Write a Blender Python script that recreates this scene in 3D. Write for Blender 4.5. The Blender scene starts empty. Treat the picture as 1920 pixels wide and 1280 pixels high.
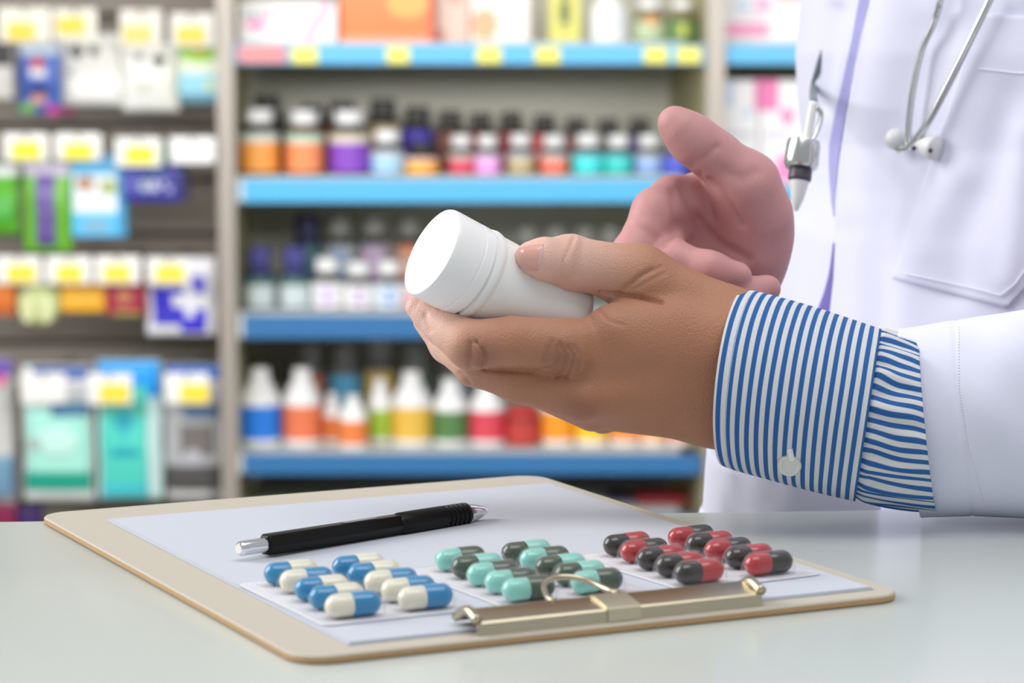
import bpy, bmesh, math, random
import numpy as np
from mathutils import Vector, Matrix
from mathutils.bvhtree import BVHTree
rnd = random.Random(7)
SC = bpy.context.scene
COL = SC.collection
# ---------------------------------------------------------------- camera, world, lights, exposure
FPX = 5000.0                 # focal length in pixels of a 1920 wide frame
PIT = 0.11                   # camera looks this much below the horizon (radians)
CAM = np.array([0.0, 0.0, 1.144])
cam_d = bpy.data.cameras.new('camera')
cam = bpy.data.objects.new('camera', cam_d); COL.objects.link(cam)
cam.location = CAM; cam.rotation_euler = (math.pi / 2 - PIT, 0, 0)
cam_d.sensor_width = 36.0; cam_d.lens = FPX / 1920 * 36.0
cam_d.clip_start = 0.05; cam_d.clip_end = 50
cam_d.dof.use_dof = True; cam_d.dof.focus_distance = 1.055; cam_d.dof.aperture_fstop = cam_d.lens / 8.0
SC.camera = cam
SC.view_settings.view_transform = 'Standard'; SC.view_settings.look = 'None'
SC.view_settings.gamma = 1.0; SC.view_settings.exposure = 0.0
SC.view_settings.use_curve_mapping = False
w = bpy.data.worlds.new('shop_light'); SC.world = w; w.use_nodes = True
w.node_tree.nodes['Background'].inputs[0].default_value = (0.93, 0.96, 1.0, 1)
w.node_tree.nodes['Background'].inputs[1].default_value = 0.46

def area(name, loc, target, size, power, col=(1, 1, 1), sy=None):
    l = bpy.data.lights.new(name, 'AREA'); l.energy = power; l.color = col; l.size = size
    if sy: l.shape = 'RECTANGLE'; l.size_y = sy
    o = bpy.data.objects.new(name, l); COL.objects.link(o); o.location = loc
    o.rotation_euler = (Vector(target) - Vector(loc)).to_track_quat('-Z', 'Y').to_euler()
    return o
area('window_light', (-2.5, 1.5, 2.35), (0.0, 1.05, 1.0), 1.7, 74, (1.0, 0.98, 0.95), 2.0)
area('counter_fill_light', (0.25, 0.75, 2.4), (0.15, 1.05, 1.0), 1.4, 12, (1.0, 0.99, 0.97), 0.8)  # unseen fill lamp added overhead, no fixture modelled
area('shelf_fill_light', (0.0, 2.3, 1.33), (0.0, 4.4, 1.0), 2.6, 30, (1.0, 0.98, 0.95), 0.22)  # unseen low fill hung in mid-air, added to reach the shelf backs

area('display_wall_fill', (-0.62, 3.75, 2.1), (-0.62, 4.4, 1.05), 0.9, 4, (1.0, 0.97, 0.92), 0.2)  # extra unseen lamp added to brighten the top of the slatwall

# ---------------------------------------------------------------- helpers
def ray(x, y):
    c, s = math.cos(PIT), math.sin(PIT)
    return np.array([(x - 960) / FPX, c + s * (640 - y) / FPX, -s + c * (640 - y) / FPX])
def P(x, y, d): return CAM + d * ray(x, y)                 # point at depth d in front of the camera
def G(x, y, z):                                            # point on the level plane z
    r = ray(x, y); return CAM + r * (z - CAM[2]) / r[2]
def S(x, y, Y):                                            # point on the upright plane Y
    r = ray(x, y); return CAM + r * Y / r[1]
def proj(v):
    q = np.asarray(v) - CAM; c, s = math.cos(PIT), math.sin(PIT)
    d = q[..., 1] * c - q[..., 2] * s; u = q[..., 1] * s + q[..., 2] * c
    return np.stack([960 + FPX * q[..., 0] / d, 640 - FPX * u / d, d], -1)

MATS = {}
def lin(c):
    return tuple(((x / 255) / 12.92 if x / 255 <= .04045 else ((x / 255 + .055) / 1.055) ** 2.4) for x in c)
def mat(name, rgb, rough=.5, metal=0.0, bump=0.0, bscale=200.0, var=0.03, spec=.5, sss=0.0, trans=0.0, coat=0.0):
    """procedural material; rgb are 0-255 sRGB numbers"""
    if name in MATS: return MATS[name]
    m = bpy.data.materials.new(name); m.use_nodes = True; nt = m.node_tree; b = nt.nodes['Principled BSDF']
    L = lin(rgb)
    b.inputs['Roughness'].default_value = rough; b.inputs['Metallic'].default_value = metal
    b.inputs['Specular IOR Level'].default_value = spec
    tc = nt.nodes.new('ShaderNodeTexCoord'); no = nt.nodes.new('ShaderNodeTexNoise')
    no.inputs['Scale'].default_value = bscale; no.inputs['Detail'].default_value = 3
    nt.links.new(tc.outputs['Object'], no.inputs['Vector'])
    mx = nt.nodes.new('ShaderNodeMix'); mx.data_type = 'RGBA'
    nt.links.new(no.outputs['Fac'], mx.inputs[0])
    mx.inputs[6].default_value = tuple(max(0, c * (1 - var)) for c in L) + (1,)
    mx.inputs[7].default_value = tuple(min(1, c * (1 + var)) for c in L) + (1,)
    nt.links.new(mx.outputs[2], b.inputs['Base Color'])
    if bump:
        bp = nt.nodes.new('ShaderNodeBump'); bp.inputs['Strength'].default_value = bump
        bp.inputs['Distance'].default_value = .001
        nt.links.new(no.outputs['Fac'], bp.inputs['Height']); nt.links.new(bp.outputs[0], b.inputs['Normal'])
    if sss:
        b.inputs['Subsurface Weight'].default_value = sss; b.inputs['Subsurface Radius'].default_value = (1, .4, .25)
        b.inputs['Subsurface Scale'].default_value = .004
    if trans: b.inputs['Transmission Weight'].default_value = trans
    if coat: b.inputs['Coat Weight'].default_value = coat; b.inputs['Coat Roughness'].default_value = .1
    MATS[name] = m
    return m
def cmat(rgb, rough=.45, pre='print'):
    return mat('%s_%02x%02x%02x' % ((pre,) + tuple(int(c) for c in rgb)), rgb, rough)

def tag(o, label=None, cat=None, group=None, kind=None):
    if label: o['label'] = label
    if cat: o['category'] = cat
    if group: o['group'] = group
    if kind: o['kind'] = kind
    return o
def empty(name, loc, label=None, cat=None, group=None, rot=(0, 0, 0)):
    o = bpy.data.objects.new(name, None); COL.objects.link(o); o.location = loc; o.rotation_euler = rot
    o.empty_display_size = .02
    return tag(o, label, cat, group)
def origin(p):
    o = np.zeros(3)
    while p is not None: o = o + np.array(p.location); p = p.parent
    return o
def new(name, V, F, m, parent=None, smooth=True, local=False, uv=None, fm=None, sharp=None):
    """one mesh object; V in world space unless local; the parent chain holds plain offsets"""
    me = bpy.data.meshes.new(name)
    V = np.asarray(V, float)
    if parent is not None and not local: V = V - origin(parent)
    off = np.zeros(3)
    me.from_pydata([tuple(v) for v in V], [], [tuple(int(i) for i in f) for f in F])
    ms = m if isinstance(m, (list, tuple)) else [m]
    for q in ms: me.materials.append(q)
    if fm is not None:
        for p, i in zip(me.polygons, fm): p.material_index = int(i)
    if uv is not None:
        l = me.uv_layers.new(name='UVMap')
        for p in me.polygons:
            for li in p.loop_indices: l.data[li].uv = uv[me.loops[li].vertex_index]
    bm = bmesh.new(); bm.from_mesh(me); bmesh.ops.recalc_face_normals(bm, faces=bm.faces); bm.to_mesh(me); bm.free()
    if smooth:
        me.polygons.foreach_set('use_smooth', [True] * len(me.polygons))
        if sharp is not None: me.set_sharp_from_angle(angle=math.radians(sharp))
    o = bpy.data.objects.new(name, me); COL.objects.link(o)
    if parent is not None: o.parent = parent
    return o
def box_vf(c, s, bev=0.0, rz=0.0):
    bm = bmesh.new(); bmesh.ops.create_cube(bm, size=1.0)
    for v in bm.verts: v.co = Vector((v.co.x * s[0], v.co.y * s[1], v.co.z * s[2]))
    if bev: bmesh.ops.bevel(bm, geom=list(bm.edges), offset=min(bev, min(s) * .45), segments=3, affect='EDGES', profile=.5)
    R = Matrix.Rotation(rz, 3, 'Z')
    V = [tuple(R @ v.co + Vector(c)) for v in bm.verts]; bm.verts.index_update()
    F = [[v.index for v in f.verts] for f in bm.faces]; bm.free()
    return V, F
def box(name, c, s, m, parent=None, bev=0.0, rz=0.0, local=False):
    V, F = box_vf(c, s, bev, rz); return new(name, V, F, m, parent, True, local, sharp=35)
def span(name, a, b, m, parent=None, bev=0.0):
    a, b = np.minimum(a, b), np.maximum(a, b); return box(name, (a + b) / 2, b - a, m, parent, bev)
def join(*vfs):
    V, F = [], []
    for v, f in vfs:
        n = len(V); V += [tuple(q) for q in v]; F += [[i + n for i in g] for g in f]
    return V, F
def basis(d):
    d = np.asarray(d, float); d = d / np.linalg.norm(d)
    a = np.array([0, 0, 1.0]) if abs(d[2]) < .9 else np.array([1.0, 0, 0])
    u = np.cross(a, d); u /= np.linalg.norm(u); return u, np.cross(d, u), d
def lathe(prof, o, axis, n=40, wob=None):
    """prof: (radius, distance along axis); closed where radius is 0"""
    u, v, d = basis(axis); V, F = [], []
    for r, t in prof:
        for i in range(n):
            a = 2 * math.pi * i / n; rr = max(r, 1e-5)
            V.append(np.asarray(o) + d * t + rr * (math.cos(a) * u + math.sin(a) * v))
    for k in range(len(prof) - 1):
        for i in range(n): j = (i + 1) % n; F.append([k * n + i, k * n + j, (k + 1) * n + j, (k + 1) * n + i])
    F.append(list(range(n))[::-1]); F.append([(len(prof) - 1) * n + i for i in range(n)])
    return V, F
def smooth_path(pts, per=8):
    pts = [np.asarray(p, float) for p in pts]; out = []
    q = [2 * pts[0] - pts[1]] + pts + [2 * pts[-1] - pts[-2]]
    for i in range(1, len(q) - 2):
        for k in range(per):
            t = k / per; a, b, c, d = q[i - 1], q[i], q[i + 1], q[i + 2]
            out.append(.5 * ((2 * b) + (c - a) * t + (2 * a - 5 * b + 4 * c - d) * t * t + (3 * b - a - 3 * c + d) * t ** 3))
    out.append(pts[-1]); return out
def tube(pts, rad, n=14, per=8, caps=True):
    p = smooth_path(pts, per) if per else [np.asarray(q, float) for q in pts]
    R = np.interp(np.linspace(0, 1, len(p)), np.linspace(0, 1, len(rad)), rad) if hasattr(rad, '__len__') else [rad] * len(p)
    V, F = [], []; u = None
    for i, c in enumerate(p):
        t = (p[min(i + 1, len(p) - 1)] - p[max(i - 1, 0)]); t = t / np.linalg.norm(t)
        if u is None: u, v, _ = basis(t)
        u = u - t * np.dot(u, t); u /= np.linalg.norm(u); v = np.cross(t, u)
        for k in range(n):
            a = 2 * math.pi * k / n; V.append(c + R[i] * (math.cos(a) * u + math.sin(a) * v))
    for i in range(len(p) - 1):
        for k in range(n): j = (k + 1) % n; F.append([i * n + k, i * n + j, (i + 1) * n + j, (i + 1) * n + k])
    if caps: F.append(list(range(n))[::-1]); F.append([(len(p) - 1) * n + k for k in range(n)])
    return V, F
def loft(rings, close=True, caps=False):
    n = len(rings[0]); V = [p for r in rings for p in r]; F = []
    for i in range(len(rings) - 1):
        for k in range(n if close else n - 1):
            j = (k + 1) % n; F.append([i * n + k, i * n + j, (i + 1) * n + j, (i + 1) * n + k])
    if caps: F.append(list(range(n))[::-1]); F.append([(len(rings) - 1) * n + k for k in range(n)])
    return V, F
def line_field(px, pts, sig):
    """gaussian closeness of 2-D points to a polyline, and the signed side"""
    best = np.full(len(px), 1e9); side = np.zeros(len(px))
    for a, b in zip(pts[:-1], pts[1:]):
        a, b = np.array(a, float), np.array(b, float); ab = b - a
        t = np.clip(((px - a) @ ab) / (ab @ ab), 0, 1); q = px - a - t[:, None] * ab; d = np.linalg.norm(q, axis=1)
        s = ab[0] * (px[:, 1] - a[1]) - ab[1] * (px[:, 0] - a[0]); k = d < best
        best[k] = d[k]; side[k] = np.sign(s[k])
    return np.exp(-.5 * (best / sig) ** 2), best * side
def vnormals(V, F):
    V = np.asarray(V); N = np.zeros_like(V); F = np.asarray(F)
    n = np.cross(V[F[:, 2]] - V[F[:, 0]], V[F[:, 3]] - V[F[:, 1]])
    for k in range(4): np.add.at(N, F[:, k], n)
    return N / (np.linalg.norm(N, axis=1)[:, None] + 1e-12)

# ---------------------------------------------------------------- room shell
m_floor = mat('floor_vinyl', (150, 146, 138), .35, bscale=6, var=.06)
m_wall = mat('wall_paint', (176, 172, 160), .8, bscale=30)
tag(span('floor', (-3, -1.2, -.05), (3, 5.2, 0), m_floor), kind='structure')
tag(span('wall_back', (-3, 5.0, 0), (3, 5.1, 2.9), m_wall), kind='structure')

# ---------------------------------------------------------------- counter
ZC = .95
e0, e1 = G(0, 975, ZC), G(1300, 958, ZC)
ANG = math.atan2(e1[1] - e0[1], e1[0] - e0[0]); ca, sa = math.cos(ANG), math.sin(ANG)
mid = e0 + (e1 - e0) * ((0 - e0[0]) / (e1[0] - e0[0]))
m_top = mat('counter_laminate', (203, 210, 206), .22, bscale=400, var=.012, spec=.5)
m_cab = mat('counter_cabinet', (205, 205, 200), .5, bscale=20)
ctr = empty('counter', (mid[0] + sa * .31, mid[1] - ca * .31, 0), 'off white glossy shop counter in the foreground under the clipboard', 'counter')
c0 = np.array(ctr.location)
box('countertop', (c0[0], c0[1], ZC - .02), (2.0, .62, .04), m_top, ctr, .004, ANG)
box('base_cabinet', (c0[0], c0[1], (ZC - .04) / 2), (1.94, .52, ZC - .04), m_cab, ctr, .003, ANG)

# ---------------------------------------------------------------- clipboard with paper and clip
TH = .4571; ux = np.array([math.cos(TH), math.sin(TH), 0]); uy = np.array([-math.sin(TH), math.cos(TH), 0])
FC = np.array([-.0667, .8218, ZC])            # front left corner of the board
def CB(u, v, z=0): return FC + ux * u + uy * v + np.array([0, 0, z])
BW, BL, BT = .23, .2925, .003
m_board = mat('hardboard_face', (196, 188, 174), .55, bump=.15, bscale=900, var=.03)
m_edge = mat('hardboard_edge', (190, 154, 112), .6, bscale=500, var=.1)
m_paper = mat('white_paper', (197, 202, 213), .7, bscale=900, var=.01)
def rrect(u0, v0, u1, v1, r, n=8):
    pts = []
    for cx, cy, a0 in ((u1 - r, v0 + r, -90), (u1 - r, v1 - r, 0), (u0 + r, v1 - r, 90), (u0 + r, v0 + r, 180)):
        for k in range(n + 1):
            a = math.radians(a0 + 90 * k / n); pts.append((cx + r * math.cos(a), cy + r * math.sin(a)))
    return pts
def slab(pts, z0, z1, fn, bev=.0004):
    n = len(pts); c = np.mean(pts, 0)
    def sh(p, e): d = np.array(p) - c; return np.array(p) - d / np.linalg.norm(d) * e
    rings = [[fn(*sh(p, bev), z0) for p in pts], [fn(*p, z0 + bev) for p in pts], [fn(*p, z1 - bev) for p in pts], [fn(*sh(p, bev), z1) for p in pts]]
    return loft(rings, True, True)
cb = empty('clipboard', CB(BW / 2, BL / 2), 'pale hardboard clipboard with metal clip lying askew on the white counter', 'clipboard')
V, F = slab(rrect(0, 0, BW, BL, .012), .0002, BT, CB, .0006)
nf = len(F); n = len(rrect(0, 0, BW, BL, .012))
new('board', V, F, [m_board, m_edge], cb, True, sharp=30, fm=[1 if i < 2 * n else 0 for i in range(nf)])
PU, PV, PW, PL = .0205, .0100, .2015, .2535
pp = empty('sheet_of_paper', CB(PU + PW / 2, PV + PL / 2, BT), 'blank white sheets of paper clamped on the clipboard', 'paper')
pls = []
for k in range(3):
    z = BT + .0001 + k * .0003; e = .0006 * k
    V, F = slab([(PU + e, PV + e), (PU + PW - e * .5, PV + e), (PU + PW - e * .4, PV + PL), (PU + e, PV + PL - e)], z, z + .00025, CB, .00002)
    new('sheet', V, F, m_paper, pp, False)
ZP = BT + .0001 + 2 * .0003 + .00026            # paper surface above counter
# clip
m_clip = mat('nickel_clip', (196, 186, 162), .30, 1.0, bscale=300, var=.04)
m_clipd = mat('nickel_clip_worn', (204, 194, 170), .36, 1.0, bscale=300, var=.05)
def uvof(px, py, z):
    q = G(px, py, ZC + z) - FC; return float(q @ ux), float(q @ uy)
CU0 = uvof(905, 1180, .006)[0]; CU1 = uvof(1424, 1118, .006)[0]; CV = .0165
clip = empty('clip', (0, 0, 0)); clip.parent = cb; clip.location = Vector(CB((CU0 + CU1) / 2, CV, BT)) - cb.location
def extr(profile, u0, u1):                     # profile in (v, z), extruded along u
    r0 = [CB(u0, v, z) for v, z in profile]; r1 = [CB(u1, v, z) for v, z in profile]
    return loft([r0, r1], True, True)
zb = ZP + .0008
fp = [(.0035, BT), (.0040, BT + .0040), (.0048, BT + .0046), (.0150, BT + .0067), (.0175, BT + .0064), (.0205, zb + .0012), (.0215, zb + .0004), (.0195, zb + .0004), (.0165, BT + .0053), (.0150, BT + .0056), (.0060, BT + .0037), (.0052, BT + .0032), (.0047, BT)]
um = (CU0 + CU1) / 2
V, F = extr(fp, CU0, um - .006); new('jaw_plate', V, F, m_clip, clip, True, sharp=25)
V, F = extr(fp, um + .006, CU1); new('jaw_plate', V, F, m_clip, clip, True, sharp=25)
V, F = extr([(.0030, BT + .0002), (.0034, BT + .0046), (.0046, BT + .0054), (.0150, BT + .0075), (.0190, BT + .0064), (.0195, zb + .0004)], um - .0062, um + .0062)
new('center_bracket', V, F, m_clipd, clip, True, sharp=25)
for k, u in enumerate((CU0, CU1)):              # rolled ends of the jaw
    V, F = tube([CB(u, .004, BT + .0052), CB(u, .012, BT + .0072), CB(u, .0205, zb + .0016)], .0017, 12, 6)
    new('rolled_end', V, F, m_clip, clip)
# wire lever lying back over the paper
ul = um - .0085
a = [CB(ul - .0115, .0165, BT + .0062), CB(ul - .0112, .022, zb + .0052), CB(ul - .0075, .031, zb + .0076), CB(ul, .0345, zb + .0084), CB(ul + .0075, .031, zb + .0076), CB(ul + .0112, .022, zb + .0056), CB(ul + .0118, .0150, BT + .0072)]
V, F = tube(a, .0011, 12, 8); new('wire_lever', V, F, m_clip, clip)

# ---------------------------------------------------------------- pen
m_blk = mat('pen_black_plastic', (6, 6, 7), .3, bscale=400, var=.1, spec=.25)
m_blk2 = mat('pen_black_rubber', (8, 8, 11), .4, bscale=400, var=.1, spec=.25)
m_chr = mat('polished_chrome', (232, 232, 236), .12, 1.0, bscale=100, var=.01)
rp = .0046; zpn = ZC + ZP + rp + .0002
pa = G(447, 1029, zpn); pb = G(913, 957, zpn - .0015); LN = np.linalg.norm(pb - pa); ax = (pb - pa) / LN
pen = empty('ballpoint_pen', (pa + pb) / 2 - np.array([0, 0, rp]), 'black click ballpoint pen with chrome tip lying on the blank paper', 'pen')
def pl(name, prof, m, n=32, sharp=40):
    V, F = lathe([(r, t * LN) for r, t in prof], pa, ax, n); return new(name, V, F, m, pen, True, sharp=sharp)
pl('push_button', [(0, 0), (.0018, .0), (.0026, .006), (.0028, .012), (.0028, .13)], m_chr)
V, F = lathe([(.0036, .096 * LN), (.0043, .100 * LN), (.0045, .106 * LN), (.0045, .62 * LN), (.0040, .64 * LN)], pa, ax, 6)
br = new('barrel', V, F, m_blk, pen, True, sharp=20)
bv = br.modifiers.new('bevel', 'BEVEL'); bv.width = .0007; bv.segments = 3; bv.limit_method = 'ANGLE'; bv.angle_limit = .5
gp = [(.0037, .61), (.0046, .625), (.0047, .70), (.0047, .80)]
for k in range(5):
    t = .81 + k * .019; gp += [(.0047, t), (.0041, t + .003), (.0041, t + .007), (.0047, t + .010)]
gp += [(.0046, .905), (.0040, .912)]
pl('grip', gp, m_blk2)
pl('tip_cone', [(.0041, .905), (.0040, .915), (.0034, .945), (.0024, .975), (.0016, .992), (.0012, .997), (.0006, 1.0), (0, 1.002)], m_chr)
V, F = tube([pa + ax * LN * .22 + np.array([0, 0, .0042]), pa + ax * LN * .225 + np.array([0, 0, .0048]), pa + ax * LN * .30 + np.array([0, 0, .0048])], .0006, 8, 4)
q = pa + ax * LN * .46 + np.array([0.0004, 0, .0039])
m_mark = mat('pen_grey_imprint', (126, 128, 130), .4)
uu, vv, _ = basis(ax); up_ = np.array([0, 0, 1.0]); sd = np.cross(ax, up_); sd /= np.linalg.norm(sd); up2 = np.cross(sd, ax)
fv = [q + ax * a + sd * (b + .0003) * 1 + up2 * (.00012 + c) for a in (-.0085, .0085) for b in (-.0013, .0013) for c in (0, .0002)]
F = [[0, 1, 3, 2], [4, 6, 7, 5], [0, 4, 5, 1], [2, 3, 7, 6], [0, 2, 6, 4], [1, 5, 7, 3]]
new('imprint', fv, F, m_mark, pen, False)

# ---------------------------------------------------------------- blister packs
m_foil = mat('blister_foil', (236, 235, 242), .4, .1, bump=.2, bscale=700, var=.05)
m_pvc = bpy.data.materials.new('clear_pvc'); m_pvc.use_nodes = True
nt = m_pvc.node_tree; b_ = nt.nodes['Principled BSDF']
b_.inputs['Base Color'].default_value = (.8, .8, .83, 1); b_.inputs['Roughness'].default_value = .06
b_.inputs['Alpha'].default_value = .20; b_.inputs['Specular IOR Level'].default_value = .9
n1 = nt.nodes.new('ShaderNodeLayerWeight'); n1.inputs['Blend'].default_value = .35
mr = nt.nodes.new('ShaderNodeMapRange'); mr.inputs['To Min'].default_value = .015; mr.inputs['To Max'].default_value = .20
nt.links.new(n1.outputs['Facing'], mr.inputs['Value']); nt.links.new(mr.outputs[0], b_.inputs['Alpha'])
CAPC = {'blue': (30, 134, 188), 'cream': (232, 228, 208), 'teal': (142, 212, 200), 'moss': (66, 82, 66), 'red': (176, 44, 50), 'black': (40, 35, 33)}
def capm(c): return mat('capsule_' + c, CAPC[c], .22, bscale=200, var=.03, coat=.4)
CR, CLN = .0040, .0200
def half_capsule(r, l0, l1):
    """solid of revolution along x from the flat end l0 to the domed end l1"""
    s = 1 if l1 > l0 else -1; pr = [(r * .02, l0), (r * .96, l0), (r, l0 + s * .0004)]
    e = l1 - s * r
    for k in range(0, 9):
        a = math.pi / 2 * k / 8; pr.append((r * math.cos(a), e + s * r * math.sin(a)))
    return pr
def blister(ctr_, row, colv, pattern, label, gname, ext):
    o = np.array([ctr_[0], ctr_[1], ZC + ZP]); row = np.array(list(row) + [0.]); colv = np.array(list(colv) + [0.])
    ex = colv / np.linalg.norm(colv); ey = np.array([-ex[1], ex[0], 0])     # capsule axis, towards the back
    ang = math.atan2(ex[1], ex[0])
    r = empty('blister_pack', o, label, 'medicine', gname)
    hx, hy0, hy1 = ext
    def W(u, v, z=0): return o + ex * u + ey * v + np.array([0, 0, z])
    V, F = slab(rrect(-hx, -hy0, hx, hy1, .003), .0002, .0007, W, .0001); new('foil_backing', V, F, m_foil, r, True, sharp=30)
    V, F = slab(rrect(-hx, -hy0, hx, hy1, .003), .0008, .0010, W, .00005)
    bub = []
    for i in range(5):
        for j in range(2):
            c = o + row * (i - 2) + colv * (j - .5); lc, rc = pattern[j][i]
            z = .0008 + CR + .0002; c = c + np.array([0, 0, z]); fl = .0010 * (rnd.random() - .5)
            for nm, col, a, b in (('capsule', lc, .0014, -CLN / 2), ('cap', rc, -.001, CLN / 2)):
                rr = CR if nm == 'capsule' else CR + .00016
                V2, F2 = lathe(half_capsule(rr, a, b), c + ex * fl, ex, 24)
                if nm == 'capsule': body = new('capsule', V2, F2, capm(col), r)
                else: ch = new('capsule_cap', V2, F2, capm(col), body, True)
            # clear dome
            rb = CR + .0010; hl = CLN / 2 + .0012; dome = []
            nu, nv = 24, 10
            for a in range(nu + 1):
                x = -hl + 2 * hl * a / nu; e = max(0, abs(x) - (hl - rb)); rx = math.sqrt(max(rb * rb - e * e, 0))
                ring = []
                for b in range(nv + 1):
                    t = math.pi * b / nv; yy = math.cos(t) * max(rx, .0002); zz = max(0, math.sin(t)) ** .72 * rx * 1.0
                    ring.append(c + ex * x + ey * yy + np.array([0, 0, -z + .0011 + zz * (2 * CR + .0006) / rb]))
                dome.append(ring)
            bub.append(loft(dome, False))
    V3, F3 = join((V, F), *bub); new('clear_blister', V3, F3, m_pvc, r)
    return r
B_, C_, T_, M_, R_, K_ = ('blue', 'cream'), ('cream', 'blue'), ('teal', 'moss'), ('moss', 'teal'), ('red', 'black'), ('black', 'red')
gb = 'capsule blister packs on the clipboard'
blister((-.0538, .9095), (.0064, -.0137), (.0234, .0121), ((B_, C_, B_, B_, C_), (B_, B_, C_, C_, C_)), 'blister pack of blue and cream capsules, leftmost on the clipboard', gb, (.0285, .0375, .040))
blister((.0056, .9360), (.0060, -.0136), (.0241, .0132), ((T_, M_, T_, T_, T_), (M_, T_, M_, M_, T_)), 'blister pack of mint green and dark green capsules behind the metal clip', gb, (.0285, .0375, .040))
blister((.0676, .9665), (.0060, -.0132), (.0258, .0155), ((K_, R_, K_, K_, K_), (R_, K_, R_, K_, R_)), 'blister pack of dark red and black capsules, rightmost on the clipboard', gb, (.0300, .037, .0375))

# ================================================================ the person
def sd_seg(p, a, b, ra, rb):
    a = np.asarray(a); ba = np.asarray(b) - a; pa_ = p - a
    t = np.clip((pa_ @ ba) / max(ba @ ba, 1e-12), 0, 1)
    return np.linalg.norm(pa_ - t[..., None] * ba, axis=-1) - (ra + (rb - ra) * t)
def smin(a, b, k):
    if k <= 0: return np.minimum(a, b)
    h = np.maximum(k - np.abs(a - b), 0) / k
    return np.minimum(a, b) - h * h * k * .25
def surface_net(fn, lo, hi, h):
    lo = np.asarray(lo); n = np.ceil((np.asarray(hi) - lo) / h).astype(int) + 1
    X = [lo[i] + h * np.arange(n[i]) for i in range(3)]
    val = np.empty(n, np.float32)
    for i in range(0, n[0], 12):
        g = np.stack(np.meshgrid(X[0][i:i + 12], X[1], X[2], indexing='ij'), -1); val[i:i + 12] = fn(g)
    ins = val < 0
    cnt = np.zeros(n - 1, np.int8)
    for a in (0, 1):
        for b in (0, 1):
            for c in (0, 1): cnt += ins[a:n[0] - 1 + a, b:n[1] - 1 + b, c:n[2] - 1 + c]
    act = (cnt > 0) & (cnt < 8); idx = -np.ones(n - 1, int); ci = np.argwhere(act); idx[act] = np.arange(len(ci))
    acc = np.zeros((len(ci), 3)); num = np.zeros(len(ci))
    cor = [(a, b, c) for a in (0, 1) for b in (0, 1) for c in (0, 1)]
    for e0_ in cor:
        for ax_ in range(3):
            if e0_[ax_]: continue
            e1_ = list(e0_); e1_[ax_] = 1
            v0 = val[tuple((ci + e0_).T)]; v1 = val[tuple((ci + e1_).T)]; cr = (v0 < 0) != (v1 < 0)
            t = np.where(cr, v0 / np.where(cr, v0 - v1, 1), 0)
            pt = np.array(e0_, float)[None].repeat(len(ci), 0); pt[:, ax_] += t
            acc += pt * cr[:, None]; num += cr
    V = lo + h * (ci + acc / num[:, None])
    F = []
    for ax_ in range(3):
        u, v = (ax_ + 1) % 3, (ax_ + 2) % 3
        s0 = [slice(None)] * 3; s1 = [slice(None)] * 3; s0[ax_] = slice(0, -1); s1[ax_] = slice(1, None)
        for q in (u, v): s0[q] = slice(1, -1); s1[q] = slice(1, -1)
        A, Bm = ins[tuple(s0)], ins[tuple(s1)]; e = np.argwhere(A != Bm); fl = A[A != Bm]
        e[:, u] += 1; e[:, v] += 1
        def c_(du, dv):
            q = e.copy(); q[:, u] -= du; q[:, v] -= dv; return idx[tuple(q.T)]
        f = np.stack([c_(1, 1), c_(0, 1), c_(0, 0), c_(1, 0)], 1); f[~fl] = f[~fl][:, ::-1]; F.append(f)
    return V, np.concatenate(F)
def relax(V, F, it=2, lam=.5):
    for _ in range(it):
        s = np.zeros_like(V); c = np.zeros(len(V))
        for k in range(4):
            a, b = F[:, k], F[:, (k + 1) % 4]
            np.add.at(s, a, V[b]); np.add.at(c, a, 1); np.add.at(s, b, V[a]); np.add.at(c, b, 1)
        V = V + lam * (s / c[:, None] - V)
    return V
def carve(V, F, lines, facing=.0):
    """press creases into (or raise folds on) the side of a surface that faces the lens"""
    N = vnormals(V, F); pr = proj(V); tc = CAM - V; tc /= np.linalg.norm(tc, axis=1)[:, None]
    fc = np.clip(((N * tc).sum(1) - facing) * 4, 0, 1); dsp = np.zeros(len(V))
    for pts, sig, dep in lines:
        g, _ = line_field(pr[:, :2], pts, sig); dsp -= g * dep
    return V + N * (dsp * fc)[:, None]
MM = .001
# ---- the bottle (held): axis from the cap face to the base
BD = 1.055
b0 = P(808, 471, BD); b1 = P(1078, 614, BD + .0315); bax = (b1 - b0) / np.linalg.norm(b1 - b0); BLN = .0690; BR = .0190
def bottle_sd(p):
    q = p - b0; t = q @ bax; r = np.linalg.norm(q - t[..., None] * bax, axis=-1)
    return np.maximum(r - (BR - .0004), np.maximum(-t, t - BLN))
# ---- left hand: back of the hand to the lens, thumb on top, bottle lying in the curled fingers
DL = 1.065
def L(x, y, d=0.): return P(x, y, DL + d)
def lr(r): return r * DL / FPX
def chain(p, nodes, k, at, rr):
    d = None
    for (a, b) in zip(nodes[:-1], nodes[1:]):
        s = sd_seg(p, at(*a[:3]), at(*b[:3]), rr(a[3]), rr(b[3])); d = s if d is None else smin(d, s, k)
    return d
L_thumb = [(992, 483, -.0085, 27), (1018, 485, -.0075, 36), (1068, 492, .002, 49), (1125, 503, .006, 46), (1195, 522, .009, 58)]
L_index = [(781, 577, .003, 21), (800, 590, .002, 28), (828, 610, -.001, 36), (882, 646, -.0125, 46), (960, 641, -.0135, 47), (1075, 652, -.006, 56)]
L_mid = [(800, 602, .020, 26), (838, 648, .014, 31), (889, 689, -.001, 34), (970, 712, -.003, 40), (1088, 742, -.002, 48)]
L_ring = [(868, 655, .030, 27), (905, 690, .025, 30), (962, 713, .011, 30), (1110, 771, .012, 38)]
L_pink = [(930, 690, .036, 22), (960, 716, .033, 25), (1015, 735, .024, 26), (1130, 782, .026, 32)]
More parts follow.
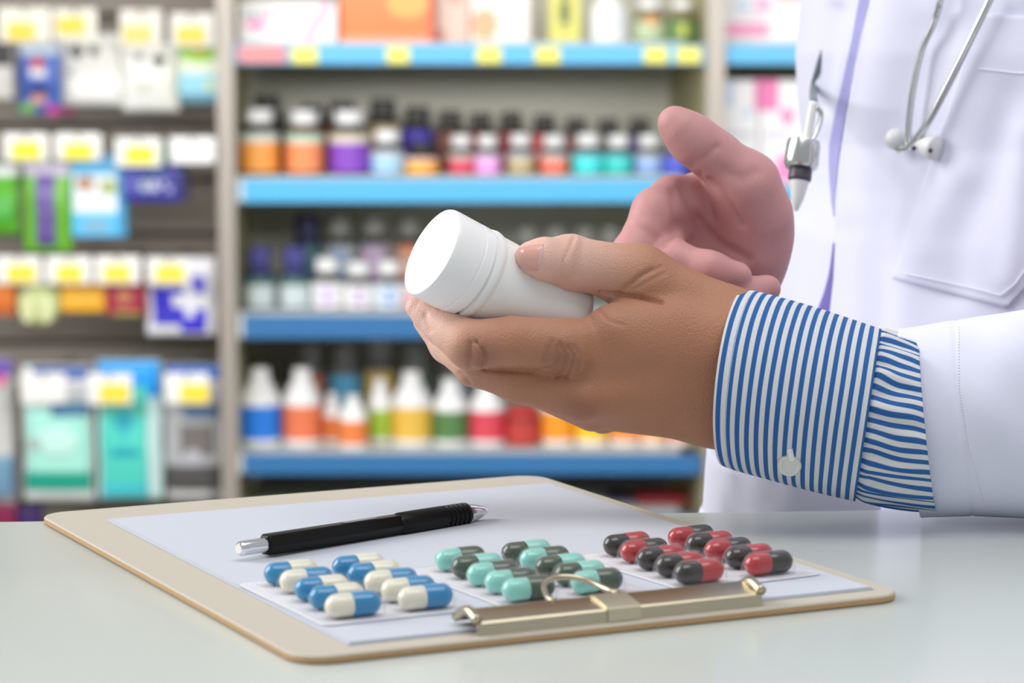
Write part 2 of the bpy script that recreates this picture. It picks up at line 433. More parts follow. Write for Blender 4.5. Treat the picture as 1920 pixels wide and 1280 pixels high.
def left_hand(p):
    k = lr(46)
    palm = sd_seg(p, L(1075, 650, -.004), L(1385, 655, .010), lr(50), lr(72))
    palm = smin(palm, sd_seg(p, L(1088, 738, -.001), L(1375, 715, .008), lr(46), lr(70)), k)
    palm = smin(palm, sd_seg(p, L(1112, 768, .012), L(1355, 768, .012), lr(37), lr(60)), k)
    palm = smin(palm, sd_seg(p, L(1130, 776, .026), L(1350, 770, .022), lr(30), lr(54)), k)
    palm = smin(palm, sd_seg(p, L(1195, 640, .003), L(1330, 640, .006), lr(66), lr(76)), k)
    palm = smin(palm, sd_seg(p, L(1150, 612, -.002), L(1260, 600, .004), lr(36), lr(52)), k)
    th = chain(p, L_thumb, lr(22), L, lr)
    th = smin(th, sd_seg(p, L(1195, 524, .009), L(1362, 622, .014), lr(60), lr(84)), lr(40))
    palm = smin(palm, th, lr(12))
    palm = smin(palm, sd_seg(p, L(1365, 655, .012), L(1560, 705, .014), lr(98), lr(96)), lr(50))
    palm = smin(palm, sd_seg(p, L(1355, 745, .014), L(1560, 790, .014), lr(86), lr(90)), lr(50))
    for f, kk in ((L_index, 7), (L_mid, 14), (L_ring, 18), (L_pink, 18)):
        palm = smin(palm, chain(p, f, lr(kk), L, lr), lr(7))
    return np.maximum(palm, -bottle_sd(p))
loL = np.minimum(L(745, 860, 0), L(1560, 860, 0)) + np.array([0, -.055, 0]); hiL = np.maximum(L(745, 430, 0), L(1560, 430, 0)) + np.array([0, .07, 0.004])
loL[2] = L(1300, 880, .03)[2]; hiL[2] = L(1300, 415, -.03)[2]; loL[1] = 1.015; hiL[1] = 1.135; loL[0] = L(740, 600, 0)[0]; hiL[0] = L(1540, 600, 0)[0]
VL, FL = surface_net(left_hand, loL, hiL, .00062)
VL = relax(VL, FL, 2)
creL = [
    ([(1126, 549), (1160, 553), (1195, 556), (1240, 566)], 3.0, .0016), ([(1155, 553), (1180, 535), (1200, 518), (1222, 505)], 4, .0007),
    ([(1170, 540), (1205, 515), (1240, 500)], 3.5, .0005), ([(1180, 546), (1215, 528), (1245, 512)], 3.5, .0004),
    ([(1076, 446), (1068, 465), (1057, 490), (1055, 520)], 3.2, .0008), ([(1092, 448), (1092, 480), (1082, 515)], 7, .0004), ([(1078, 452), (1066, 480), (1060, 510)], 10, -.0006),
    ([(882, 642), (880, 660), (880, 688)], 3, .0009), ([(893, 641), (905, 655), (911, 672), (907, 690)], 3, .0011), ([(898, 650), (896, 684)], 7, -.0008),
    ([(1035, 640), (1028, 655), (1020, 680)], 3.5, .0006), ([(1050, 645), (1062, 665), (1058, 690), (1045, 705)], 3.2, .0008),
    ([(1064, 650), (1078, 668), (1074, 688), (1062, 706)], 3.2, .0008), ([(1076, 650), (1090, 668), (1086, 692)], 3.5, .0006), ([(1045, 650), (1048, 672), (1040, 695)], 3, .0006),
    ([(1060, 640), (1072, 672), (1066, 700)], 18, -.0008), ([(1085, 745), (1092, 765)], 22, -.0007), ([(1120, 650), (1150, 660)], 26, .0014),
    ([(1100, 715), (1130, 712), (1220, 690)], 18, .0006),
    ([(880, 691), (940, 694), (1000, 697), (1030, 690)], 3, .0007), ([(862, 700), (872, 708), (882, 722)], 3.5, .0008),
    ([(797, 590), (801, 606), (806, 620)], 4, .0006), ([(1090, 570), (1105, 590), (1112, 610)], 3, .0003), ([(1115, 575), (1140, 600), (1170, 610)], 3, .0003)]
VL = carve(VL, FL, [(a, b * .9, c * (1.1 if c > 0 else 1.3)) for a, b, c in creL])
# ---- right hand: open palm to the lens, thumb up, fingers curling in
DR = 1.142
def Rr(x, y, d=0.): return P(x, y, DR + d)
def rr_(r): return r * DR / FPX
R_thumb = [(1262, 228, -.020, 27), (1275, 240, -.020, 34), (1300, 262, -.018, 44), (1338, 290, -.014, 45), (1400, 345, -.010, 58)]
R_index = [(1162, 545, -.024, 27), (1182, 482, -.026, 36), (1228, 396, -.014, 40), (1262, 376, -.004, 44), (1315, 372, .004, 46)]
R_mid = [(1383, 517, -.030, 26), (1330, 508, -.032, 34), (1262, 492, -.026, 38), (1238, 455, -.010, 40), (1262, 425, .004, 42), (1320, 420, .010, 44)]
R_ring = [(1438, 541, -.020, 26), (1390, 552, -.026, 31), (1300, 545, -.020, 36), (1270, 500, .000, 40), (1325, 465, .012, 44)]
def right_hand(p):
    k = rr_(46)
    a = sd_seg(p, Rr(1318, 372, .006), Rr(1440, 430, .006), rr_(46), rr_(40))
    a = smin(a, sd_seg(p, Rr(1325, 415, .010), Rr(1430, 450, .008), rr_(45), rr_(44)), k)
    a = smin(a, sd_seg(p, Rr(1335, 460, .010), Rr(1416, 478, .010), rr_(44), rr_(47)), k)
    a = smin(a, sd_seg(p, Rr(1355, 505, .008), Rr(1406, 502, .008), rr_(42), rr_(47)), k)
    th = chain(p, R_thumb, rr_(20), Rr, rr_)
    th = smin(th, sd_seg(p, Rr(1400, 345, -.010), Rr(1424, 405, -.002), rr_(58), rr_(60)), rr_(24))
    th = smin(th, sd_seg(p, Rr(1415, 395, -.002), Rr(1406, 470, .002), rr_(62), rr_(52)), rr_(24))
    a = smin(a, th, rr_(30))
    a = smin(a, sd_seg(p, Rr(1300, 352, .004), Rr(1370, 372, -.002), rr_(22), rr_(34)), rr_(30))   # web
    a = smin(a, sd_seg(p, Rr(1408, 470, .006), Rr(1392, 620, .026), rr_(48), rr_(62)), k)
    a = smin(a, sd_seg(p, Rr(1392, 600, .026), Rr(1440, 780, .055), rr_(66), rr_(90)), k)
    for f in (R_index, R_mid, R_ring):
        a = smin(a, chain(p, f, rr_(20), Rr, rr_), rr_(9))
    return a
VR, FR = surface_net(right_hand, (Rr(1125, 0)[0], 1.075, Rr(0, 700)[2]), (Rr(1600, 0)[0], 1.215, Rr(0, 180, -.03)[2]), .0010)
VR = relax(VR, FR, 2)
creR = [
    ([(1300, 305), (1322, 295), (1345, 275)], 5, .0010), ([(1312, 326), (1322, 360), (1335, 405)], 4.5, .0010),
    ([(1330, 338), (1352, 358), (1372, 385), (1392, 420)], 5, .0016), ([(1280, 350), (1298, 392), (1318, 428), (1350, 458), (1400, 485)], 7, .0018),
    ([(1262, 360), (1266, 400), (1266, 432), (1244, 458)], 6, .0012), ([(1185, 425), (1210, 432), (1235, 452)], 6, .0005), ([(1355, 320), (1390, 335), (1420, 322)], 9, .0008)]
VR = carve(VR, FR, creR)
# ---- the rest of the body under the clothes: torso, arms, neck, legs
TCX, TCY = .292, 1.385
def ell(z, cx, cy, a, b, n=28): return [np.array([cx + a * math.cos(2 * math.pi * k / n), cy + b * math.sin(2 * math.pi * k / n), z]) for k in range(n)]
tor = loft([ell(z, TCX, TCY, a, b) for z, a, b in ((.86, .115, .15), (1.0, .105, .145), (1.2, .115, .155), (1.34, .105, .16), (1.42, .07, .10), (1.46, .052, .055), (1.53, .05, .052))], True, True)
armL = tube([L(1500, 745, .014), L(1900, 775, .02), np.array([.345, 1.11, 1.0]), np.array([.36, 1.15, 1.14]), np.array([.345, 1.21, 1.36])], [.020, .026, .036, .042, .045], 16, 8)
armR = tube([P(1450, 760, 1.192), P(1484, 880, 1.21), P(1484, 1060, 1.26), np.array([.205, 1.45, .885]), np.array([.29, 1.52, 1.10]), np.array([.30, 1.50, 1.36])], [.022, .026, .030, .036, .040, .045], 16, 8)
legs = [tube([np.array([TCX, TCY + s * .08, .90]), np.array([TCX - .01, TCY + s * .085, .48]), np.array([TCX, TCY + s * .09, .07])], [.085, .058, .040], 16, 6) for s in (-1, 1)]
m_skin = mat('skin_tan', (178, 124, 94), .46, bump=.45, bscale=1300, var=.09, spec=.45, sss=.1)
m_palm = mat('skin_pink_palm', (202, 148, 148), .5, bump=.12, bscale=900, var=.06, spec=.35, sss=.15)
pz = (float(TCX), float(TCY), 0)
person = empty('person', pz, 'person in white coat and blue striped shirt holding a white pill bottle over the clipboard', 'person')
Vb, Fb = join((VL, FL), (VR, FR), tor, armL, armR, *legs)
fmb = [0] * len(FL) + [1] * len(FR) + [0] * (len(Fb) - len(FL) - len(FR))
body = new('body', Vb, Fb, [m_skin, m_palm], person, fm=fmb)
# pigment: fingers rosier and paler than the sun-browned back of the hand, knuckle skin darker
pig = np.zeros(len(Vb)); drk = np.zeros(len(Vb)); nL = len(VL)
def near(pts, s): return np.exp(-.5 * (np.min([np.linalg.norm(VL - q, axis=1) for q in pts], 0) / s) ** 2)
pig[:nL] = np.clip(near([L(*n_[:3]) for f in (L_index, L_mid, L_ring, L_pink) for n_ in f[:-3]] + [L(*n_[:3]) for n_ in L_thumb[:3]], .013) * 1.1, 0, 1)
drk[:nL] = np.clip(near([L(895, 665, -.022), L(1055, 675, -.018), L(1085, 765, -.012)], .0055) * .55, 0, 1)
at = body.data.attributes.new('pigment', 'FLOAT', 'POINT'); at.data.foreach_set('value', pig.astype(np.float32))
at = body.data.attributes.new('knuckle', 'FLOAT', 'POINT'); at.data.foreach_set('value', drk.astype(np.float32))
nt = m_skin.node_tree; bs = nt.nodes['Principled BSDF']; src = bs.inputs['Base Color'].links[0].from_socket
for nm_, c_ in (('pigment', (236, 194, 178)), ('knuckle', (140, 92, 74))):
    an = nt.nodes.new('ShaderNodeAttribute'); an.attribute_name = nm_; mx = nt.nodes.new('ShaderNodeMix'); mx.data_type = 'RGBA'
    nt.links.new(an.outputs['Fac'], mx.inputs[0]); nt.links.new(src, mx.inputs[6]); mx.inputs[7].default_value = lin(c_) + (1,); src = mx.outputs[2]
nt.links.new(src, bs.inputs['Base Color'])
# thumb nail
bvL = BVHTree.FromPolygons([Vector(v) for v in VL], [list(map(int, f)) for f in FL])
def hit(bv, x, y, off=0.):
    d = Vector(ray(x, y)).normalized(); r = bv.ray_cast(Vector(CAM), d)
    if r[0] is None: return None
    n = r[1] if r[1].dot(d) < 0 else -r[1]
    return np.array(r[0] + n * off)
def patch(bv, fn, nu, nv, off, thick, rim=.4):
    """sheet that follows a surface: fn(u, v) gives the place on it, off lifts it, rim sinks its border"""
    top, bot = [], []
    for i in range(nu + 1):
        for j in range(nv + 1):
            u, v = i / nu, j / nv; e = min(u, 1 - u, v, 1 - v); o_ = off * (rim + (1 - rim) * min(1, e * 8))
            a_, c_ = np.array(fn(u, v)), np.array(fn(.5, .5)); q = None
            for s_ in range(30):
                q = hit(bv, *(a_ + (c_ - a_) * s_ * .02), 0.)
                if q is not None: break
            if q is None: return None
            d = CAM - q; d /= np.linalg.norm(d); top.append((q, d, o_))
    V = [q + d * o_ for q, d, o_ in top] + [q + d * (o_ - thick) for q, d, o_ in top]; n = (nv + 1); m_ = len(top); F = []
    for i in range(nu):
        for j in range(nv):
            a = i * n + j; F += [[a, a + 1, a + n + 1, a + n], [m_ + a, m_ + a + n, m_ + a + n + 1, m_ + a + 1]]
    rimv = [i * n for i in range(nu + 1)] + [nu * n + j for j in range(1, n)] + [i * n + nv for i in range(nu - 1, -1, -1)] + [j for j in range(nv - 1, 0, -1)]
    for a, b in zip(rimv, rimv[1:] + rimv[:1]): F.append([a, b, m_ + b, m_ + a])
    return V, F
def nail(u, v):
    h = 1 - .35 * (1 - u) ** 3; y = 483 + (v - .5) * 50 * h; x = 971 + u * 43 + 6 * (1 - (2 * v - 1) ** 2) * (u - .5) - (v - .5) * 10 * u
    return x, y
m_nail = mat('thumb_nail', (222, 168, 156), .22, bscale=300, var=.03, coat=.3)
m_lun = mat('nail_lunula', (226, 192, 186), .3, bscale=300)
pv = patch(bvL, nail, 16, 12, .0007, .0012, .1)
if pv: new('thumbnail', pv[0], pv[1], [m_nail, m_lun], body, fm=[1 if i < 2 * 16 * 12 and (i // 2) // 12 >= 13.2 + 2.6 * abs(2 * ((i // 2) % 12 + .5) / 12 - 1) ** 2 else 0 for i in range(len(pv[1]))])

# ---- white coat: torso shell with folds
m_coat = mat('white_coat_cotton', (228, 229, 248), .8, bump=.08, bscale=1800, var=.012, spec=.2)
def zed(y, d=1.3): return P(1500, y, d)[2]
sil = [(-400, 1520), (-60, 1508), (0, 1501), (100, 1491), (190, 1495), (262, 1503), (340, 1492), (430, 1470), (560, 1452), (700, 1440), (850, 1432), (1000, 1430), (1500, 1440), (2500, 1440)]
zs = np.concatenate([np.linspace(.42, .92, 18)[:-1], np.linspace(.92, 1.19, 110)[:-1], np.linspace(1.19, 1.36, 16), [1.40, 1.425]])
NA = 420
aa = np.linspace(0, 1, NA, endpoint=False)
ang = math.pi + 2 * math.pi * (aa - .5); ang = math.pi + np.sign(ang - math.pi) * math.pi * (np.abs(ang - math.pi) / math.pi) ** 1.45 + .35
ringsC = []
for z in zs:
    yy = 640 - FPX * math.tan(math.atan2(z - CAM[2], 1.38) + PIT); sx = np.interp(yy, [q[0] for q in sil], [q[1] for q in sil])
    m_ = (sx - 960) / FPX / (math.cos(PIT) + math.sin(PIT) * (640 - yy) / FPX)   # X per Y of the outline
    b = .188; a = .140
    if z > 1.32: t = (z - 1.32) / .105; a *= math.sqrt(max(0, 1 - .75 * t * t)); b *= math.sqrt(max(0, 1 - .72 * t * t))
    a_ = .140; cx = m_ * TCY + math.sqrt(a_ * a_ + m_ * m_ * b * b)
    if z > 1.32: cx = .3
    ringsC.append([np.array([cx + a * math.cos(q), TCY + b * math.sin(q), z]) for q in ang])
VC, FC_ = loft(ringsC, True, False); VC = np.array(VC); FC_ = np.array(FC_)
NC = vnormals(VC, FC_); prC = proj(VC); out = VC - np.array([TCX, TCY, 0]); out[:, 2] = 0
if (NC * out).sum() < 0: NC = -NC
dsp = np.zeros(len(VC)); front = ((NC * (CAM - VC)).sum(1) > -.02) & (VC[:, 1] < TCY + .03)
def fold(pts, sig, dep, step=0., ssig=10.):
    g, s = line_field(prC[:, :2], pts, sig); d = -dep * g
    if step: d = d + step * .5 * (np.tanh(s / ssig)) * np.exp(-.5 * (s / 90.) ** 2)
    dsp[front] += d[front]
gap = [(1662, -120), (1640, -60), (1616, 40), (1597, 130), (1580, 220), (1566, 310), (1559, 380), (1559, 450), (1556, 520), (1548, 590), (1540, 700)]
fold(gap, 12, .004, -.004, 8)
fold([(x + 16, y) for x, y in gap], 7, -.0018)
fold([(1690, -60), (1650, 120), (1630, 260), (1618, 420), (1612, 640)], 26, -.003)
fold([(1745, 60), (1705, 200), (1672, 330), (1650, 470), (1640, 620)], 24, .003)
fold([(1600, 60), (1575, 160)], 16, -.001)
fold([(1560, 20), (1545, 120), (1534, 200)], 12, .003)
fold([(1800, 330), (1740, 420), (1700, 520), (1690, 620)], 24, -.002)
fold([(1895, 180), (1850, 330), (1800, 450), (1790, 540)], 26, .0025)
fold([(1500, 430), (1490, 520), (1485, 600)], 16, -.0015)
fold([(1600, 440), (1620, 540), (1660, 620)], 22, .002)
fold([(1920, 250), (1905, 400), (1890, 520)], 20, -.002)
fold([(1780, 20), (1760, 150), (1735, 260)], 20, .0015)
fold([(1760, -40), (1745, 200), (1742, 300)], 14, -.001)
VC = VC + NC * dsp[:, None]
# top of the shoulders closes round the neck
coat = new('white_coat', VC, FC_, m_coat, person); coat['label'] = 'white doctor coat hanging open over the chest'
sm = coat.modifiers.new('cloth_thickness', 'SOLIDIFY'); sm.thickness = .0016; sm.offset = -1
bvC = BVHTree.FromPolygons([Vector(v) for v in VC], [list(map(int, f)) for f in FC_])
def quad(c):
    c = [np.array(q, float) for q in c]
    return lambda u, v: tuple((c[0] * (1 - u) + c[1] * u) * (1 - v) + (c[3] * (1 - u) + c[2] * u) * v)
# shade in the coat opening, painted as two lavender slips on the cloth
m_lav = mat('lavender_shade', (176, 174, 226), .8, bscale=900, spec=.15)
m_lavd = mat('violet_shade', (126, 114, 188), .8, bscale=900, spec=.15)
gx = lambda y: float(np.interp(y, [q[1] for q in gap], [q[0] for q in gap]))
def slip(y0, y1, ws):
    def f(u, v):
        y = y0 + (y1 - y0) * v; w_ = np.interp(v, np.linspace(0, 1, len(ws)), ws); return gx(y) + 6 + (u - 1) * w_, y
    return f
for nm, f, m_ in (('gap_shade_upper', slip(-60, 405, (24, 21, 18, 19, 22, 24, 14, 2)), m_lav), ('gap_shade_lower', slip(455, 640, (3, 7, 14, 26, 40)), m_lavd)):
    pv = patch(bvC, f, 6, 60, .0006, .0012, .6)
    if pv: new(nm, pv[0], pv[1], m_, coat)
def pocket_fn(u, v):
    # left edge, bottom edge that rises again after its lowest corner
    le = np.array([1836, 26]) * (1 - v) + np.array([1672, 522]) * v
    if u < .58: q = u / .58; bt = np.array([1672, 522]) * (1 - q) + np.array([1888, 578]) * q; tp = np.array([1836, 26]) * (1 - q) + np.array([1940, 30]) * q
    else: q = (u - .58) / .42; bt = np.array([1888, 578]) * (1 - q) + np.array([1985, 470]) * q; tp = np.array([1940, 30]) * (1 - q) + np.array([2020, 36]) * q
    return tuple(tp * (1 - v) + bt * v)
pv = patch(bvC, pocket_fn, 50, 60, .0022, .003, .75)
if pv: pk = new('chest_pocket', pv[0], pv[1], m_coat, coat)
def strip(fn0, w_, name, off, parent, m, n=60):
    q = [hit(bvC, *fn0(t), off) for t in np.linspace(0, 1, n)]; q = [a for a in q if a is not None]
    if len(q) > 3: V, F = tube(q, w_, 6, 0); new(name, V, F, m, parent)
m_thr = mat('white_thread', (238, 238, 246), .8, bscale=900)
def lerp(*pts):
    pts = np.array(pts, float); return lambda t: tuple(np.array([np.interp(t, np.linspace(0, 1, len(pts)), pts[:, i]) for i in (0, 1)]))
strip(lerp((1838, 128), (1880, 132), (1925, 136)), .00035, 'pocket_seam', .0024, coat, m_thr)
strip(lerp((1700, 512), (1800, 534), (1880, 552), (1905, 530), (1935, 490)), .00035, 'pocket_seam', .0024, coat, m_thr)

# ---- left coat sleeve, shirt sleeve and striped cuff (all round the same forearm)
def ring(c, V, N, d, n=72, sq=1.0, rd=.036, mod=None):
    out = []
    for k in range(n):
        a = 2 * math.pi * k / n; cs, sn = math.cos(a), math.sin(a)
        m_ = 1 + (mod(a) if mod else 0)
        x = c[0] + (cs * V[0] + sn * N[0]) * m_; y = c[1] + (cs * V[1] + sn * N[1]) * m_
        out.append(P(x, y, d - sn * rd * m_))
    return out
def mixr(A, Bq, t): return tuple(np.array(A) * (1 - t) + np.array(Bq) * t)
def stripes(name, n, axis, dash=(), wob=.16, blue=(52, 108, 178), white=(232, 232, 234), duty=.5):
    m = bpy.data.materials.new(name); m.use_nodes = True; nt = m.node_tree; b = nt.nodes['Principled BSDF']; lk = nt.links.new
    b.inputs['Roughness'].default_value = .8; b.inputs['Specular IOR Level'].default_value = .2
    uvn = nt.nodes.new('ShaderNodeUVMap'); sp = nt.nodes.new('ShaderNodeSeparateXYZ'); lk(uvn.outputs[0], sp.inputs[0])
    no = nt.nodes.new('ShaderNodeTexNoise'); no.inputs['Scale'].default_value = 6 if wob < .5 else 9; no.inputs['Detail'].default_value = 2 if wob < .5 else 0
    vm = nt.nodes.new('ShaderNodeVectorMath'); vm.operation = 'MULTIPLY'; vm.inputs[1].default_value = (1, 1, 1) if wob < .5 else (.16, 1, 1)
    lk(uvn.outputs[0], vm.inputs[0]); lk(vm.outputs[0], no.inputs['Vector'])
    def M(op, a, b_=None, c=None):
        q = nt.nodes.new('ShaderNodeMath'); q.operation = op
        for i, v in enumerate((a, b_, c)):
            if v is None: continue
            if isinstance(v, (int, float)): q.inputs[i].default_value = v
            else: lk(v, q.inputs[i])
        return q.outputs[0]
    t = M('MULTIPLY_ADD', M('SUBTRACT', no.outputs['Fac'], .5), wob, M('MULTIPLY', sp.outputs[axis], float(n)))
    s = M('PINGPONG', t, .5)                                     # 0..0.5
    fac = M('SMOOTH_MIN', 1.0, M('MAXIMUM', M('MULTIPLY_ADD', M('SUBTRACT', s, .5 * (1 - duty)), 14.0, .5), 0.0), .05)
    wv = nt.nodes.new('ShaderNodeTexNoise'); wv.inputs['Scale'].default_value = 260; wv.inputs['Detail'].default_value = 2; lk(uvn.outputs[0], wv.inputs['Vector'])
    mx = nt.nodes.new('ShaderNodeMix'); mx.data_type = 'RGBA'; lk(fac, mx.inputs[0])
    mx.inputs[6].default_value = lin(white) + (1,); mx.inputs[7].default_value = lin(blue) + (1,)
    col = mx.outputs[2]
    for (ax_, pos, wd, cnt) in dash:                             # rows of white stitches
        o_ = sp.outputs[ax_]; q = sp.outputs[1 - ax_]
        near = M('LESS_THAN', M('ABSOLUTE', M('SUBTRACT', o_, pos)), wd); on = M('LESS_THAN', M('FRACT', M('MULTIPLY', q, float(cnt))), .65)
        m2 = nt.nodes.new('ShaderNodeMix'); m2.data_type = 'RGBA'; lk(M('MULTIPLY', near, on), m2.inputs[0]); lk(col, m2.inputs[6])
        m2.inputs[7].default_value = lin((206, 222, 242)) + (1,); col = m2.outputs[2]
    m3 = nt.nodes.new('ShaderNodeMix'); m3.data_type = 'RGBA'; m3.blend_type = 'MULTIPLY'; m3.inputs[0].default_value = .25
    lk(col, m3.inputs[6]); lk(wv.outputs['Fac'], m3.inputs[7]); lk(m3.outputs[2], b.inputs['Base Color'])
    bp = nt.nodes.new('ShaderNodeBump'); bp.inputs['Strength'].default_value = .15; bp.inputs['Distance'].default_value = .0006
    lk(wv.outputs['Fac'], bp.inputs['Height']); lk(bp.outputs[0], b.inputs['Normal'])
    return m
def skin_cloth(name, rings, m, parent, thick=.0012, uvlen=1.0, seam=0):
    nr, n = len(rings), len(rings[0]); V = [p for r in rings for p in list(r) + [r[0]]]; n1 = n + 1; F = []; uv = []
    for i in range(nr):
        for k in range(n1): uv.append((i / (nr - 1), k / n))
    for i in range(nr - 1):
        for k in range(n): F.append([i * n1 + k, i * n1 + k + 1, (i + 1) * n1 + k + 1, (i + 1) * n1 + k])
    o = new(name, V, F, m, parent, uv=uv)
    bm = bmesh.new(); bm.from_mesh(o.data); bmesh.ops.remove_doubles(bm, verts=bm.verts, dist=1e-6); bmesh.ops.recalc_face_normals(bm, faces=bm.faces); bm.to_mesh(o.data); bm.free()
    s = o.modifiers.new('cloth_thickness', 'SOLIDIFY'); s.thickness = thick; s.offset = 0
    return o
shirt = empty('striped_shirt_sleeve', (0, 0, 0)); shirt.parent = person; shirt.location = Vector(L(1600, 770, .015)) - person.location
DC = DL + .014
cA = dict(c=(1377, 708), V=(19, -166), N=(-35, -2)); cB = dict(c=(1628, 778), V=(24, -160), N=(0, -4))
rg = []
for i in range(41):
    t = i / 40; c = mixr(cA['c'], cB['c'], t); V_ = mixr(cA['V'], cB['V'], t); N_ = mixr(cA['N'], cB['N'], t)
    pinch = .985 + .02 * math.sin(t * math.pi); edge = -.012 * max(0, 1 - t * 12)
    rg.append(ring(c, tuple(np.array(V_) * (pinch + edge)), N_, DC, 96, rd=.0345 * (pinch + edge), mod=lambda a, t=t: .004 * math.sin(3 * a + 5 * t) + .003 * math.sin(7 * a + 2 * t)))
m_str = stripes('striped_cotton', 15.5, 0, dash=((0, .085, .004, 300), (0, .962, .003, 340), (1, .545, .0016, 60)))
cuff = skin_cloth('cuff', rg, m_str, shirt, .0018); cuff['label'] = 'blue and white striped shirt cuff'
rg = []
rs = random.Random(3); ph = [rs.random() * 6.28 for _ in range(8)]
for i in range(31):
    t = i / 30; c = mixr((1622, 777), (1740, 800), t); V_ = mixr((23, -157), (-16, -158), t); N_ = mixr((0, -4), (-6, 0), t)
    am = (1 - .55 * t) * min(1, t * 6)
    def mod(a, t=t, am=am):
        return am * (.030 * math.sin(17 * a + ph[0] + 1.5 * t) + .016 * math.sin(29 * a + ph[1] - 2 * t) + .012 * math.sin(11 * a + ph[2] + 3 * t)) + .015 * math.sin(math.pi * t) - .03 * max(0, 1 - t * 8)
    rg.append(ring(c, V_, N_, DC + .001, 240, rd=.0335, mod=mod))
m_str2 = stripes('striped_cotton_lengthwise', 48, 1, wob=.9)
skin_cloth('gathered_sleeve', rg, m_str2, shirt, .0008)
# cuff button with four holes and its stitched buttonhole
dep = bpy.context.evaluated_depsgraph_get()
m_btn = mat('pearl_button', (222, 224, 218), .25, bscale=500, var=.03, coat=.4)
Vc = np.array([v.co for v in cuff.data.vertices]) + origin(cuff); Fq = [list(p.vertices) for p in cuff.data.polygons]
bvK = BVHTree.FromPolygons([Vector(v) for v in Vc], Fq)
bc = hit(bvK, 1481, 866, .0012); bl = hit(bvK, 1481, 846, .0012); bn = np.cross(hit(bvK, 1500, 866, .0012) - bc, bl - bc); bn /= np.linalg.norm(bn)
if bn @ (CAM - bc) < 0: bn = -bn
RB = 22 * DC / FPX; bn = bn + .8 * (CAM - bc) / np.linalg.norm(CAM - bc); bn /= np.linalg.norm(bn)
V1 = lathe([(0, 0), (RB * .9, 0), (RB, .0005), (RB, .0012), (RB * .88, .0019), (RB * .7, .0018), (RB * .62, .0014), (0, .0014)], bc, bn, 32)
btn = new('cuff_button', *V1, m_btn, shirt, sharp=40)
bu, bv_, _ = basis(bn)
m_wth = mat('button_thread', (244, 244, 244), .6)
q = [hit(bvK, x, y, .0011) for x, y in ((1481, 838), (1483, 848), (1486, 858))]
V1 = tube(q, .0012, 8, 5); new('buttonhole', *V1, m_wth, shirt)
# coat sleeve
rg = []
st = [(0, 1706, 793, -21, -174, -9), (.06, 1722, 792, -20, -174, -9), (.30, 1800, 784, -16, -180, -6), (.34, 1816, 783, -15, -181, -6), (.62, 1920, 776, -6, -192, 0), (1, 2120, 772, 0, -205, 0), (1.35, 2300, 775, 10, -215, 0)]
TS = [q[0] for q in st]; prS = []
for i in range(90):
    t = 1.35 * i / 89; v = [np.interp(t, TS, [q[k] for q in st]) for k in range(1, 6)]
    def mod(a, t=t):
        f = min(1, max(0, (t - .33) * 6))
        return f * (.034 * math.sin(2.2 * a + 9 * t + 1) * math.sin(a) + .030 * math.sin(5 * a - 14 * t) * math.exp(-((a - 1.2) / .9) ** 2)) - .010 * math.exp(-((t - .32) / .008) ** 2) + .004 * math.sin(3 * a)
    rg.append(ring((v[0], v[1]), (v[2], v[3]), (v[4], 0), DL + .027, 96, rd=.0375, mod=mod))
for r in rg:
    for p in r: p[2] = max(p[2], ZC + .0016 + .02 * max(0, p[2] - ZC) * 0)
elb = rg[-1]; cE = np.mean(elb, 0)
for s in range(1, 13):                        # round the elbow and up to the shoulder
    a = min(1, s / 6) * math.pi / 2; up_s = max(0, (s - 6) / 6)
    R0 = Matrix.Rotation(-a, 3, 'Y'); piv = cE + np.array([0, 0, .055])
    base = [np.array(R0 @ Vector(p - piv)) + piv for p in elb]; dv = np.array([.015, .075, .30]) * up_s
    rg.append([p + dv for p in base])
slv = skin_cloth('sleeve', rg, m_coat, coat, .0016)
# row of stitches on the sleeve hem
Vs = np.array([v.co for v in slv.data.vertices]) + origin(slv); bvS = BVHTree.FromPolygons([Vector(v) for v in Vs], [list(p.vertices) for p in slv.data.polygons])
sts = []
for t in np.linspace(0, 1, 60):
    x = np.interp(t, [0, .35, .7, 1], [1797, 1799, 1817, 1843]); y = 614 + t * 318; a = hit(bvS, x, y, .0009); b_2 = hit(bvS, x + .5, y + 3.2, .0009)
    if a is not None and b_2 is not None: sts.append(tube([a, b_2], .00022, 6, 2))
V1 = join(*sts); new('hem_stitching', *V1, m_thr, coat)
# right coat sleeve, seen low behind the cuff
cR = [(1410, 665, 1.178, .024), (1440, 730, 1.19, .031), (1472, 800, 1.20, .0365), (1484, 880, 1.21, .0395), (1484, 960, 1.23, .041), (1484, 1060, 1.26, .044)]
pts = [P(x, y, d) for x, y, d, _ in cR] + [np.array([.205, 1.45, .885]), np.array([.29, 1.52, 1.10]), np.array([.30, 1.50, 1.36])]
V1 = tube(pts, [q[3] for q in cR] + [.050, .056, .060], 40, 10, False)
V1 = (np.array(V1[0]), np.array(V1[1])); Nn = vnormals(*V1); g = 0
pq = proj(V1[0]); g1, _ = line_field(pq[:, :2], [(1395, 880), (1385, 960), (1380, 1010)], 9); g2, _ = line_field(pq[:, :2], [(1445, 890), (1430, 960)], 12)
if (Nn * (V1[0] - np.mean(V1[0], 0))).sum() < 0: Nn = -Nn
slr = new('sleeve', V1[0] - Nn * (g1 * .003 + g2 * .002)[:, None], V1[1], m_coat, coat)
sm = slr.modifiers.new('cloth_thickness', 'SOLIDIFY'); sm.thickness = .0016; sm.offset = -1
m_trs = mat('dark_trousers', (60, 62, 70), .8)
